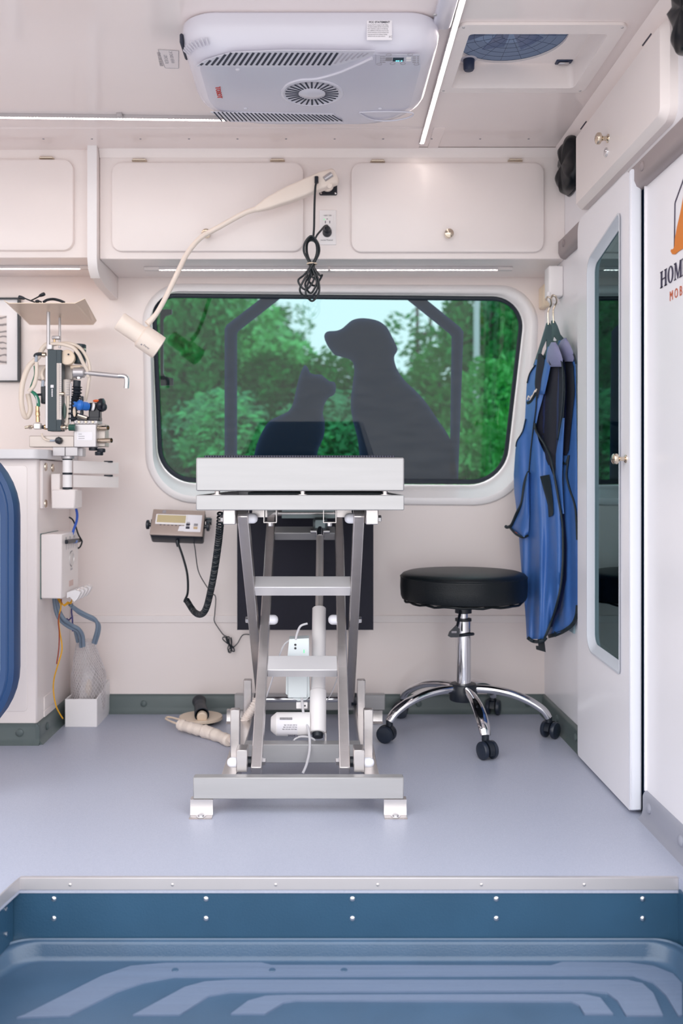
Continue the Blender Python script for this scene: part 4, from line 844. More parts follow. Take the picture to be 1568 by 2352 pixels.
# ---- rubber mat lying on the table and hanging over its far end
mt = B(); xm0, xm1 = P(470, 0, TF + .02).x, P(905, 0, TF + .02).x; th = 0.005
yz = [(TF + 0.012, zt_ + 0.0005)] + [(TF + 0.012 + 0.876 * k / 12, zt_ + 0.0005 + 0.0012 * (math.sin(k * 1.9) + 1)) for k in range(1, 12)] + [(TR_ - .002, zt_ + .0008), (TR_ + .004, zt_ - 0.004), (TR_ + 0.006, zt_ - 0.02), (TR_ + 0.007, 0.6), (TR_ + .009, 0.45), (TR_ + .010, 0.306)]
nrm = [(0, 1)] * 13 + [(0.7, 0.7), (1, 0), (1, 0), (1, 0), (1, 0)]
rings = []
for (y, z), (ny, nz_) in zip(yz, nrm): rings.append([Vector((xm0, y, z)), Vector((xm1, y, z)), Vector((xm1, y + ny * th, z + nz_ * th)), Vector((xm0, y + ny * th, z + nz_ * th))])
mt.loft(rings); mo_ = mt.build('table_mat', mat_rubber); tag(mo_, 'long black ribbed rubber mat on the exam table, hanging down its far end', 'mat')
bb = B()
for k in range(72): x = xm0 + .003 + (xm1 - xm0 - .006) * k / 71; bb.box((x - .0012, TF + .0116, zt_ + .001), (x + .0012, TF + .0124, zt_ + .0052))
stuff(bb.build('rib', M('mat_rib', (74, 74, 92), 0.6, var=0), mo_))

# ================================================================== STOOL
SX, SY = 0.463, 2.975
st = thing('rolling_stool', (SX, SY, 0), 'round black rolling stool with chrome five-leg base on casters', 'stool')
bb = B(); bb.lathe([(0.02, 0.432), (0.185, 0.432), (0.198, 0.437), (0.202, 0.447), (0.204, 0.475), (0.203, 0.503), (0.2035, 0.506), (0.2005, 0.512), (0.195, 0.518), (0.180, 0.523), (0.12, 0.528), (0.04, 0.530), (0.004, 0.530)], (SX, SY, 0), (0, 0, 1), 64); se = bb.build('seat', vinyl_black, st)
bb = B(); bb.tube([Vector((SX + 0.2025 * math.cos(t), SY + 0.2025 * math.sin(t), 0.508)) for t in [k * math.pi / 24 for k in range(48)]], 0.0022, 6, 1, True); bb.build('piping', vinyl_black, se)
rnd = random.Random(4); bb = B(); bb.tube([Vector((SX + (0.190 + rnd.uniform(-.004, .004)) * math.cos(t), SY + (0.19 + rnd.uniform(-.004, .004)) * math.sin(t), 0.431 + rnd.uniform(-.003, .002))) for t in [k * math.pi / 20 for k in range(40)]], 0.004, 6, 2, True); bb.build('gathered_hem', vinyl_black, se)
bb = B(); bb.lathe([(0.055, 0.431), (0.05, 0.424), (0.033, 0.412), (0.027, 0.408), (0.027, 0.390), (0.018, 0.388)], (SX, SY, 0), (0, 0, 1), 28); bb.build('mounting_plate', black_plastic, st)
B().cyl((SX, SY, 0.36), (SX, SY, 0.392), 0.015, n=20).build('gas_piston', chrome, st)
B().lathe([(0.0245, 0.150), (0.0245, 0.366), (0.020, 0.366)], (SX, SY, 0), (0, 0, 1), 32).build('column', chrome, st)
B().lathe([(0.0265, 0.364), (0.0265, 0.372), (0.016, 0.373)], (SX, SY, 0), (0, 0, 1), 28).build('column_collar', black_plastic, st)
B().tube([Vector((SX + .002 + 0.029 * math.cos(t), SY + 0.029 * math.sin(t), 0.318 + 0.006 * math.cos(t + 1))) for t in [k * math.pi / 8 for k in range(16)]], 0.005, 8, 2, True).build('ring', black_rubber, st)
lv = B().tube([(SX - .01, SY - .015, 0.402), (SX - .020, SY - .045, 0.385), (SX - .030, SY - .065, 0.355), (SX - .042, SY - .075, 0.345)], 0.0045, 8).build('lever', black_plastic, st)
B().prism([Vector((SX + x, SY - .082, z)) for x, z in ((-.034, .362), (-.056, .340), (-.060, .328), (-.052, .324), (-.026, .325), (-.024, .350))], (0, .012, 0)).build('lever_paddle', black_plastic, lv)
B().box((SX - .050, SY - .0828, .338), (SX - .034, SY - .0818, .344)).build('paddle_mark', print_grey, lv)
bb = B(); bb.lathe([(0.028, 0.104), (0.043, 0.108), (0.045, 0.115), (0.045, 0.155), (0.040, 0.162), (0.024, 0.164)], (SX, SY, 0), (0, 0, 1), 32); bb.build('hub', black_plastic, st)
for k, a_ in enumerate((-85, -13, 59, 131, 203)):
    d = Vector((math.cos(R(a_)), math.sin(R(a_)), 0)); o_ = Vector((SX, SY, 0)); s_ = Vector((-d.y, d.x, 0)); RL = 0.268
    path = [(0.036, 0.146), (0.09, 0.146), (0.15, 0.137), (0.20, 0.120), (0.240, 0.098), (0.258, 0.082), (RL, 0.066)]
    pts = catmull([o_ + d * r_ + Vector((0, 0, z)) for r_, z in path], 5); rings = []
    for i, p in enumerate(pts):
        t_ = (pts[min(i + 1, len(pts) - 1)] - pts[max(i - 1, 0)]).normalized(); u_ = s_.cross(t_); f = i / (len(pts) - 1)
        ww, hh = 0.0125 + 0.007 * math.sin(f * math.pi * 0.85), 0.0135 - 0.002 * f
        rings.append([p + s_ * ww * math.cos(q) + u_ * hh * math.sin(q) for q in [j * math.pi / 8 for j in range(16)]])
    B().loft(rings).build('leg', chrome, st)
    cs_ = o_ + d * RL; sw_ = R(a_ + (20, 60, 10, 40, -50)[k]); wd = Vector((math.cos(sw_), math.sin(sw_), 0)); ws = Vector((-wd.y, wd.x, 0)); cc = cs_ + wd * 0.010
    bb = B(); bb.cyl(cs_ + Vector((0, 0, 0.052)), cs_ + Vector((0, 0, 0.070)), 0.011, n=14)
    hood = []
    for j in range(13): q = math.pi * (-0.12 + 1.12 * j / 12); hood.append((0.0285 * math.cos(q), 0.0265 + 0.0285 * math.sin(q)))
    hood += [(-0.010, 0.0265)]
    bb.prism([cc + wd * x + Vector((0, 0, z)) - ws * 0.008 for x, z in hood], ws * 0.016); cst = bb.build('caster', black_plastic, st)
    for sg in (-1, 1):
        bb = B(); bb.lathe([(0.004, 0), (0.022, 0), (0.0262, 0.003), (0.0265, 0.011), (0.024, 0.0145), (0.012, 0.0165), (0.003, 0.017)], cc + ws * sg * 0.009 + Vector((0, 0, 0.0265)), ws * sg, 26); bb.build('wheel', M('caster_nylon', (34, 42, 56), 0.32, var=0.04), cst)

# ================================================================== SCALE INDICATOR with its cords
IY = 3.10
si = thing('scale_indicator', P(410, 1235, YB), 'tilted weighing display with black lower case on the back wall', 'scale display')
u_ = (P(1, 0.03, 1) - P(0, 0, 1)).normalized(); rt = Vector((u_.x, 0, -0.035)).normalized(); bk = Vector((0, 0.55, 0.83)); bk = (bk - rt * bk.dot(rt)).normalized(); nf = bk.cross(rt).normalized()
if nf.y > 0: nf = -nf
co = P(409, 1205, IY); 
def ib(b_, u, v, d, hu, hv, hd, bev): return b_.obox(co + rt * u + bk * v + nf * d, rt * hu, bk * hv, nf * hd, bev, 3)
bb = B(); ib(bb, 0, 0, -0.016, 0.0885, 0.0505, 0.026, 0.008); bb.build('lower_case', black_plastic, si)
bb = B(); ib(bb, 0, 0.0, 0.0115, 0.0885, 0.0500, 0.0035, 0.003); fcv = bb.build('front_cover', M('bronze_face', (176, 160, 152), 0.35, 0.4, var=0.05), si)
bb = B(); ib(bb, -0.022, 0.010, 0.0155, 0.0530, 0.0195, 0.002, 0.0018); bz = bb.build('bezel', white_plastic, si)
bb = B(); ib(bb, -0.022, 0.011, 0.0176, 0.0480, 0.0145, 0.0006, 0.0004); bb.build('display', M('lcd_tan', (196, 180, 140), 0.25, var=0.03), bz)
bb = B(); ib(bb, 0.052, -0.002, 0.0152, 0.0280, 0.0330, 0.0008, 0.0006); bb.prism([co + rt * x + bk * y + nf * .0150 for x, y in ((0.004, -0.034), (0.03, -0.034), (0.03, -0.014), (0.008, -0.014))], nf * .0009); kpad = bb.build('keypad', MATS['label_white'], si)
for (x, y, m_) in ((0.036, -0.008, print_dark), (0.036, -0.020, print_dark), (0.062, -0.008, print_grey), (0.062, -0.020, M('tan_key', (206, 178, 140), .5, var=0)), (.048, -.014, white_plastic)):
    bb = B(); ib(bb, x, y, 0.0166, 0.0065, 0.0045, 0.0009, 0.0006); bb.build('key', m_, kpad)
bb = B(); ib(bb, 0.036, 0.000, 0.0166, 0.005, 0.0012, .0003, .0002); ib(bb, -0.05, 0.040, 0.0152, 0.006, 0.006, .0006, .0004); bb.build('printed_marks', print_grey, si)
bb = B()
for k in range(6): ib(bb, -0.056 + k * 0.013, -0.012, 0.0152, 0.003, 0.0012, .0004, .0002)
bb.text('weighing indicator', 0.0075, co + rt * -0.060 + bk * -0.026 + nf * 0.0151, rt, bk, 0.0002) if False else None
bb.build('display_marks', print_dark, si)
for sg in (-1, 1):
    kc = co + rt * sg * 0.089 + bk * (-0.004); bb = B(); bb.lathe([(0.007, 0), (0.007, 0.007), (0.015, 0.008), (0.016, 0.010), (0.016, 0.016), (0.012, 0.018)], kc, rt * sg, 12); bb.build('thumb_knob', black_plastic, si)
    if sg == 1: bb = B(); bb.lathe([(0.010, 0), (0.012, .004), (0.012, .02)], co + rt * .090 + bk * .022 - nf * .01, rt, 14); bb.build('side_connector', black_plastic, si)
bb = B(); pb = co + rt * 0; 
for sg in (-1, 1):
    q = co + rt * sg * 0.0925; bb.obox(Vector((q.x, (q.y + YB - .004) / 2, q.z)), (0.0015, 0, 0), (0, (YB - .004 - q.y) / 2, 0), (0, 0, 0.014), 0.0008)
bb.box((co.x - 0.094, YB - 0.006, co.z - 0.02), (co.x + 0.094, YB - 0.002, co.z + 0.02), 0.001); bb.build('wall_bracket', steel, si)
def coil(b_, pts, R_, r_, turns, dens, n=6):
    """helix wound about a path; dens(t) gives the share of turns reached at t"""
    path = catmull(pts, 16); L_ = [0]
    for i in range(1, len(path)): L_.append(L_[-1] + (path[i] - path[i - 1]).length)
    tot = L_[-1]; N_ = turns * 12; out = []; import bisect
    for k in range(N_ + 1):
        t = dens(k / N_); s = t * tot; i = min(max(bisect.bisect(L_, s) - 1, 0), len(path) - 2); f = (s - L_[i]) / max(L_[i + 1] - L_[i], 1e-9)
        p = path[i].lerp(path[i + 1], f); T_ = (path[min(i + 2, len(path) - 1)] - path[max(i - 1, 0)]).normalized()
        a = T_.cross(Vector((0, 1, 0))).normalized(); c = T_.cross(a); q = 2 * math.pi * k / 12
        out.append(p + (a * math.cos(q) + c * math.sin(q)) * R_)
    return b_.tube(out, r_, n, 0), out
cc_ = thing('coiled_cable', P(455, 1410, 2.9), 'coiled black cable looping from the weighing display up to the exam table', 'cord')
top = P(507, 1174, 2.36); path = [top, P(503, 1230, 2.45), P(494, 1300, 2.58), P(485, 1350, 2.68), P(474, 1395, 2.78), P(462, 1411, 2.86), P(446, 1405, 2.93), P(428, 1378, 2.99)]
bb, out = coil(B(), path, 0.0078, 0.0027, 84, lambda t: t ** 0.80)
bb.build('cable', black_cable, cc_)
bb = B(); bb.tube([out[-1], P(424, 1379, 3.0), P(431, 1360, 3.02), P(430, 1320, 3.05), P(421, 1283, 3.07), P(409, 1248, 3.085), P(407, 1240, 3.09)], 0.0038, 8); bb.build('straight_lead', black_cable, cc_)
B().lathe([(0.0062, 0), (0.007, .008), (0.0045, .022)], P(407, 1241, 3.09), P(409, 1256, 3.085) - P(407, 1241, 3.09), 12).build('strain_relief', black_plastic, cc_)
tl = thing('thin_cable', P(525, 1490, 3.2), 'thin black cable tied in a knot on the back wall beside the table', 'cord')
bb = B(); bb.tube([P(445, 1243, 3.095), P(448, 1262, 3.10), P(455, 1310, 3.12), P(470, 1340, 3.16), P(486, 1362, 3.20), P(495, 1372, 3.21), P(493, 1410, 3.215), P(492, 1426, 3.218), P(501, 1442, 3.22), P(513, 1458, 3.222), P(521, 1463, 3.222), P(528, 1480, 3.22), P(533, 1488, 3.222), P(545, 1478, 3.225), P(555, 1461, 3.225), P(564, 1457, 3.225), P(582, 1459, 3.225)], 0.0017, 6)
for pts in ([(528, 1482), (513, 1470), (512, 1464), (518, 1464), (524, 1474), (532, 1490), (526, 1496), (523, 1490), (526, 1480)], [(524, 1478), (519, 1465), (526, 1463), (526, 1474), (530, 1492), (538, 1496), (535, 1486)], [(530, 1464), (532, 1476), (528, 1488), (524, 1496), (529, 1499), (532, 1490)]): bb.tube([P(x, y, 3.216) for x, y in pts], 0.0021, 6, 4, True)
bb.build('cable', black_cable, tl)

# ================================================================== foot-operated hose & disc on the floor
fd = thing('floor_disc', P(460, 1640, 3.1), 'cream round plate with black tube stub lying on the floor at the back', 'attachment')
zc_ = 0.014; c = P(462, 1646, 3.13); c.z = 0
def onf(px, py, z=0.0): return PZ(px, py, z)
c = onf(461, 1647, 0.02); c.z = 0
rx = 0.073
bb = B(); bb.lathe([(rx * .9, 0.012), (rx, 0.014), (rx, 0.021), (rx * 0.98, 0.024), (0.02, 0.026), (0.004, 0.026)], (c.x, c.y, 0.0), (0, 0, 1), 48); bb.build('disc', cream_plastic, fd)
bb = B(); bb.lathe([(0.045, 0), (0.045, 0.0125)], (c.x, c.y, 0.0), (0, 0, 1), 24); bb.build('foot_ring', black_rubber, fd)
q0 = Vector((c.x - 0.013, c.y + 0.055, 0.062)); q1 = Vector((c.x + 0.010, c.y - 0.05, 0.040)); 
bb = B(); bb.lathe([(0.0225, 0), (0.024, 0.004), (0.0225, 0.012), (0.019, 0.03), (0.019, 0.05), (0.022, 0.07), (0.0245, (q1 - q0).length), (0.0215, (q1 - q0).length), (0.0195, 0.03), (0.001, 0.02)], q0, q1 - q0, 26, cap=False); bb.build('tube_stub', black_rubber, fd)
bb = B(); bb.cyl(q1 + Vector((0, 0.012, -0.003)), q1 + Vector((0.001, -0.006, -0.008)), 0.0175, n=22, ch=.003); bb.build('stub_core', cream_plastic, fd)
hs = thing('floor_hose', onf(470, 1680), 'white corrugated hose wrapped in tape lying on the floor beside the table', 'hose')
hw = M('tape_wrap', (232, 218, 206), 0.55, var=0.05, vscale=30, bump=0.4, bscale=90)
pts = [onf(412, 1664, 0.024), onf(440, 1672, 0.022), onf(470, 1680, 0.019), onf(500, 1690, 0.018), onf(527, 1702, 0.018)]
rnd = random.Random(9); wob = [rnd.uniform(-.0025, .0025) for _ in range(40)]
bb = B(); bb.tube(pts, lambda t: 0.0160 + 0.0035 * math.sin(t * 3) + wob[int(t * 38)], 14, 8); bb.build('taped_section', hw, hs)
bb = B(); p2 = [onf(527, 1702, 0.018), onf(540, 1694, 0.03), P(553, 1672, 2.80), P(566, 1648, 2.80), P(578, 1630, 2.80), P(592, 1608, 2.82)]
pth = catmull(p2, 14); bb.tube(pth, lambda t: 0.0125 + 0.0018 * math.sin(t * 150), 14, 0); bb.build('corrugated_section', M('cream_hose', (228, 216, 208), 0.45, var=0.02), hs)
bb = B(); bb.tube([onf(412, 1664, 0.026), onf(400, 1660, 0.026), onf(384, 1653, 0.022), onf(381, 1650, 0.020), onf(386, 1647, 0.022), onf(402, 1650, 0.026), onf(418, 1655, 0.028)], 0.0034, 8, 6); bb.build('wire_loop', cream_plastic, hs)
bb = B()
for k in range(9):
    i = k / 9; p = pts[0].lerp(pts[1], 0.1 + i * 0.25); bb.tube([p + Vector((0.006 * math.sin(q * 1.1 + k), 0.014 * math.cos(q), 0.016 * math.sin(q))) for q in [j * math.pi / 5 for j in range(10)]], 0.0022, 5, 2, True)
bb.build('tape_wrinkles', hw, hs)

# ================================================================== HOOK, HANGERS AND APRONS by the right wall
def lerp_tab(tab, y):
    if y <= tab[0][0]: return tab[0][1]
    for (a, b_), (c, d) in zip(tab, tab[1:]):
        if y <= c: return b_ + (d - b_) * (y - a) / (c - a)
    return tab[-1][1]
blue = M('blue_apron_cloth', (64, 108, 176), 0.38, var=0.05, vscale=9, bump=0.12, bscale=220)
blue_roll = M('blue_grey_padding', (132, 134, 168), 0.5, var=0.04)
lining = M('black_lining', (26, 28, 42), 0.6, var=0.06)
trimb = M('black_binding', (24, 38, 46), 0.55, var=0.04)
def YAp(px): return 2.742 + (1327 - px) * 0.0024
def YBp(px): return 2.772 + (1327 - px) * 0.0030
def sheet(b_, left, right, ys, nu, yf, fold, thick=0.004, off=0.0):
    front = []; back = []
    for y in ys:
        l_, r_ = lerp_tab(left, y), lerp_tab(right, y); f_ = []; k_ = []
        for i in range(nu + 1):
            u = i / nu; x = l_ + (r_ - l_) * u; Y = yf(x) + fold(u, y, x) + off
            f_.append(P(x, y, Y)); k_.append(P(x, y, Y) + Vector((0, thick, 0)))
        front.append(f_); back.append(k_)
    n_ = nu + 1; rings = [f_ + k_[::-1] for f_, k_ in zip(front, back)]
    return b_.loft(rings)
def fA(u, y, x):
    s = min(max((y - 760) / 300, 0), 1); lo_ = min(max((y - 1150) / 250, 0), 1)
    return -0.018 * math.sin(u * math.pi) * s + 0.014 * s * math.sin(x * 0.155 - y * 0.004) + 0.008 * lo_ * math.sin(x * 0.31 + y * 0.012) + 0.005 * lo_ * math.sin(y * 0.035 + x * .08)
def fB(u, y, x):
    s = min(max((y - 760) / 300, 0), 1); return 0.008 * s * math.sin(x * 0.22 - y * 0.003) - 0.006 * s * math.sin(u * math.pi)
ys = lambda a, c, n_: [a + (c - a) * k / n_ for k in range(n_ + 1)]
hk = thing('wall_hook', P(1278, 680, 2.93), 'white plastic hook on the right wall that the blue aprons hang from', 'hook')
bb = B(); hy = 3.00; bb.box((0.742, 2.985, P(0, 682, 3.0).z), (XR, 3.045, P(0, 612, 3.0).z), 0.006, 3); bb.build('backplate', white_plastic, hk)
bb = B(); a = P(1278, 690, 2.985); bb.tube([Vector((0.762, 3.01, P(0, 680, 3.).z)), P(1280, 694, 2.99), P(1268, 694, 2.975), P(1261, 688, 2.965), P(1260, 676, 2.96), P(1261, 672, 2.96)], lambda t: 0.008 - 0.002 * t, 12, 6); bb.build('hook_arm', white_plastic, hk)
sw_ = B(); p, q = P(1249, 702, 3.16), P(1270, 650, 3.16); sw_.box((p.x, 3.17, p.z), (q.x, YB - .001, q.z), 0.005); swo = sw_.build('wall_block', M('ivory_plastic', (236, 216, 190), .4, var=.01)); tag(swo, 'small ivory block on the back wall behind the hanging aprons', 'wall box')
def hanger(name, pts_o, pts_i, YY, label, hookpx):
    t = thing(name, P(hookpx[0], hookpx[1], YY(hookpx[0])), label, 'hanger', 'hangers holding the aprons')
    bb = B(); bb.plate([P(x, y, YY(x)) for x, y in pts_o], [[P(x, y, YY(x)) for x, y in h] for h in pts_i], (0, 0.012, 0)); bb.build('hanger_body', M('green_black_plastic', (30, 46, 54), 0.3, var=0.05), t)
    x, y = hookpx; bb = B(); bb.tube([P(x, y + 4, YY(x)), P(x - 1, y - 22, YY(x)), P(x + 2, y - 34, YY(x)), P(x + 7, y - 44, YY(x) - .01), P(x + 5, y - 56, YY(x) - .02), P(x - 2, y - 60, YY(x) - .02), P(x - 6, y - 52, YY(x) - .02)], 0.0028, 8, 6); bb.build('hook', nickel, t)
    return t
hanger('hanger', [(1256, 741), (1263, 742), (1267, 752), (1266, 770), (1271, 790), (1275, 815), (1266, 822), (1258, 812), (1250, 846), (1244, 852), (1236, 842), (1226, 838), (1243, 785)],
       [[(1256, 778), (1256, 800), (1248, 818), (1243, 812), (1246, 800)]], lambda x: YAp(x) + 0.004, 'black hanger in the front apron, left one on the hook', (1259, 742))
hanger('hanger', [(1267, 736), (1274, 737), (1280, 748), (1287, 768), (1295, 778), (1312, 800), (1306, 812), (1290, 800), (1278, 788), (1272, 800), (1266, 796), (1267, 760)],
       [[(1273, 770), (1280, 780), (1275, 784), (1270, 782)]], lambda x: YBp(x) + 0.006, 'black hanger in the rear apron nearest the right wall', (1271, 738))
# --- rear apron
ab = thing('apron', P(1310, 800, 2.80), 'rear blue apron with black armhole, against the right wall', 'apron', 'blue aprons hanging by the right wall')
BL = [(780, 1284), (800, 1276), (850, 1278), (950, 1276), (1050, 1274), (1150, 1278), (1250, 1284), (1350, 1276), (1440, 1262), (1462, 1256)]
BR = [(780, 1302), (800, 1312), (830, 1320), (850, 1322), (1000, 1324), (1200, 1327), (1380, 1327), (1410, 1326), (1430, 1318), (1445, 1303), (1455, 1280), (1462, 1262)]
sheet(B(), BL, BR, ys(782, 1460, 60), 18, YBp, fB).build('cloth', blue, ab, sharp=80)
def strip_px(b_, pts, wpx, yf, fold, off, thick=0.004):
    """flat binding following a pixel path on the cloth"""
    pts = [(p.x, p.y) for p in catmull([Vector((x, y, 0)) for x, y in pts], 6)]; rings = []
    for i, (x, y) in enumerate(pts):
        a, c = pts[max(i - 1, 0)], pts[min(i + 1, len(pts) - 1)]; t_ = Vector((c[0] - a[0], c[1] - a[1])).normalized(); n_ = Vector((-t_.y, t_.x)) * wpx / 2
        l_, r_ = (x - n_.x, y - n_.y), (x + n_.x, y + n_.y); Y = yf(x) + fold(x, y) + off
        rings.append([P(*l_, Y), P(x, y, Y - 0.0015), P(*r_, Y), P(*r_, Y + thick), P(*l_, Y + thick)])
    return b_.loft(rings)
def uA(x, y, L_, R_): l_, r_ = lerp_tab(L_, y), lerp_tab(R_, y); return (x - l_) / max(r_ - l_, 1)
fBx = lambda x, y: fB(min(max(uA(x, y, BL, BR), 0), 1), y, x)
def patch(b_, left, right, a, c, yf, fold2, off, n_=20, nu=8): return sheet(b_, left, right, ys(a, c, n_), nu, yf, lambda u, y, x: fold2(x, y), 0.004, off)
patch(B(), [(818, 1296), (850, 1288), (900, 1284), (980, 1284), (1030, 1288), (1046, 1296)], [(818, 1308), (840, 1316), (900, 1319), (960, 1313), (1020, 1307), (1040, 1305), (1046, 1300)], 818, 1046, YBp, fBx, -0.008).build('armhole_lining', lining, ab, sharp=80)
sheet(B(), [(776, 1296), (782, 1288), (800, 1279), (822, 1280), (830, 1284)], [(776, 1300), (790, 1308), (806, 1315), (822, 1318), (830, 1316)], ys(776, 830, 10), 8, YBp, lambda u, y, x: -0.012 * math.sin(u * math.pi) - 0.014 * math.sin((y - 776) / 54 * math.pi), 0.006, -0.010).build('shoulder_pad', blue_roll, ab, sharp=80)
bb = B(); strip_px(bb, [(1296, 832), (1300, 812), (1310, 808), (1318, 816), (1322, 836)], 4, YBp, fBx, -0.018); strip_px(bb, [(1288, 1046), (1292, 1062), (1300, 1064), (1306, 1046), (1302, 1075), (1301, 1096), (1308, 1124), (1317, 1150), (1322, 1180), (1325, 1240)], 5, YBp, fBx, -0.009)
strip_px(bb, [(1258, 1462), (1280, 1456), (1300, 1446), (1316, 1432), (1324, 1412), (1326, 1390)], 9, YBp, fBx, -0.007); bb.build('binding', trimb, ab, sharp=80)
bb = B(); bb.pbox(1273, 1448, 1277, 1463, YBp(1275) - .004, .006, .001); bb.build('strap_tail', trimb, ab)
# --- front apron
aa = thing('apron', P(1240, 800, 2.95), 'front blue apron with black neck opening, strap patch and dangling buckle', 'apron', 'blue aprons hanging by the right wall')
AL = [(826, 1230), (835, 1228), (858, 1216), (878, 1210), (915, 1208), (960, 1206), (988, 1200), (1012, 1187), (1030, 1184), (1090, 1180), (1130, 1181), (1160, 1185), (1210, 1190), (1260, 1194), (1330, 1199), (1400, 1206), (1468, 1210)]
AR = [(826, 1262), (850, 1258), (900, 1250), (950, 1236), (980, 1230), (1010, 1236), (1040, 1250), (1060, 1258), (1100, 1273), (1160, 1284), (1230, 1292), (1290, 1293), (1340, 1289), (1390, 1278), (1440, 1261), (1464, 1251), (1468, 1250)]
# inner lining / back flap, black above and blue below
LL = [(826, 1240), (900, 1236), (1000, 1226), (1100, 1230), (1200, 1240), (1440, 1250)]
LRt = [(826, 1296), (860, 1300), (900, 1301), (960, 1299), (1040, 1294), (1100, 1290), (1160, 1294), (1250, 1301), (1330, 1300), (1400, 1286), (1440, 1268)]
fL = lambda u, y, x: 0.022 + 0.006 * math.sin(x * .2)
sheet(B(), LL, LRt, ys(826, 1440, 50), 14, YAp, fL).build('back_flap', M('navy_lining', (34, 44, 84), 0.5, var=0.08), aa, sharp=80)
patch(B(), [(828, 1256), (870, 1246), (940, 1236), (980, 1228), (1010, 1236), (1050, 1252), (1090, 1268)], [(828, 1292), (860, 1297), (900, 1298), (960, 1294), (1020, 1288), (1060, 1280), (1090, 1272)], 828, 1090, YAp, lambda x, y: 0.012 + .006 * math.sin(x * .2 + y * .01), 0.0, 24, 10).build('neck_lining', lining, aa, sharp=80)
sheet(B(), [(960, 1292), (1040, 1277), (1100, 1276), (1170, 1286), (1180, 1290)], [(960, 1296), (1040, 1292), (1100, 1290), (1170, 1294), (1180, 1295)], ys(960, 1180, 16), 6, YAp, lambda u, y, x: 0.006 - .004 * math.sin(u * 3.14)).build('back_fold', blue, aa, sharp=80)
sheet(B(), AL, AR, ys(826, 1468, 90), 26, YAp, fA).build('cloth', blue, aa, sharp=80)
fAx = lambda x, y: fA(min(max(uA(x, y, AL, AR), 0), 1), y, x)
patch(B(), [(812, 1236), (850, 1231), (880, 1228), (900, 1230), (914, 1233)], [(812, 1240), (826, 1250), (850, 1248), (880, 1243), (900, 1238), (914, 1235)], 812, 914, YAp, fAx, -0.006, 16, 6).build('neck_opening', lining, aa, sharp=80)
sheet(B(), [(786, 1266), (800, 1259), (815, 1256), (830, 1256), (842, 1262)], [(786, 1276), (796, 1282), (812, 1288), (826, 1292), (842, 1290)], ys(786, 842, 10), 8, YAp, lambda u, y, x: -0.012 * math.sin(u * math.pi) - 0.014 * math.sin((y - 786) / 56 * math.pi), 0.006, -0.012).build('shoulder_pad', blue_roll, aa, sharp=80)
sheet(B(), [(796, 1258), (830, 1252), (870, 1244), (905, 1240)], [(796, 1264), (830, 1266), (870, 1258), (905, 1250)], ys(796, 905, 12), 6, YAp, lambda u, y, x: -0.006 * math.sin(u * math.pi), 0.005, -0.012).build('shoulder_strap', blue, aa, sharp=80)
bb = B()
strip_px(bb, [(1264, 838), (1262, 826), (1268, 814), (1278, 814), (1288, 826), (1292, 850), (1293, 900), (1288, 960), (1280, 1010)], 4.5, YAp, lambda x, y: 0, -0.022)
strip_px(bb, [(1228, 972), (1229, 985), (1238, 1002), (1252, 1024), (1264, 1050), (1270, 1076), (1276, 1110), (1283, 1150), (1291, 1200), (1293, 1250), (1292, 1300), (1287, 1350), (1275, 1400), (1262, 1438), (1250, 1466)], 5.5, YAp, fAx, -0.010)
strip_px(bb, [(1211, 1464), (1222, 1472), (1236, 1474), (1248, 1471), (1254, 1464)], 8, YAp, fAx, -0.008)
strip_px(bb, [(1232, 905), (1230, 940), (1224, 985), (1219, 1030), (1214, 1085)], 3, YAp, fAx, -0.007)
strip_px(bb, [(1229, 838), (1216, 858), (1210, 880)], 3, YAp, fAx, -0.007); strip_px(bb, [(1207, 962), (1200, 990), (1187, 1012), (1184, 1026)], 2.5, YAp, fAx, -0.006); bb.build('binding', trimb, aa, sharp=80)
B().prism([P(x, y, YAp(x) + fAx(x, y) - 0.010) for x, y in [(1240, 1094), (1261, 1090), (1264, 1110), (1269, 1150), (1270, 1178), (1268, 1184), (1260, 1188), (1258, 1160), (1252, 1130), (1246, 1110)]], (0, 0.003, 0)).build('strap_patch', trimb, aa)
# arm flap bulging to the left
sheet(B(), [(1085, 1212), (1110, 1204), (1150, 1196), (1180, 1188), (1205, 1174), (1215, 1172), (1228, 1188), (1234, 1200)], [(1085, 1215), (1110, 1216), (1150, 1216), (1180, 1216), (1205, 1214), (1215, 1214), (1228, 1212), (1234, 1206)], ys(1085, 1234, 22), 10, YAp, lambda u, y, x: -0.025 * math.sin(u * math.pi) - 0.012, 0.006).build('side_flap', blue, aa, sharp=80)
bb = B(); bb.tube([P(1214, 1084, YAp(1214) - .016), P(1208, 1098, YAp(1208) - .022), P(1203, 1120, YAp(1203) - .025), P(1198, 1155, YAp(1198) - .025), P(1186, 1180, YAp(1186) - .022), P(1175, 1205, YAp(1175) - .02), P(1165, 1211, YAp(1165) - .018), P(1161, 1209, YAp(1161) - .018)], 0.0055, 8, 6); bb.tube([P(1172, 1213, YAp(1172) - .022), P(1184, 1226, YAp(1184) - .03), P(1200, 1234, YAp(1200) - .03), P(1212, 1230, YAp(1212) - .02)], 0.004, 7); bb.build('flap_binding', trimb, aa)
B().prism([P(x, y, YAp(x) - .030) for x, y in [(1177, 1219), (1186, 1223), (1192, 1231), (1184, 1229)]], (0, .004, 0)).build('orange_tab', M('orange_tag', (196, 92, 62), .5, var=0), aa)
bb = B(); bb.prism([P(x, y, YAp(x) - .006) for x, y in [(1235, 1468), (1249, 1464), (1252, 1490), (1253, 1498), (1232, 1492), (1231, 1484), (1237, 1484)]], (0, .006, 0)); bb.build('buckle', trimb, aa)
bb = B()
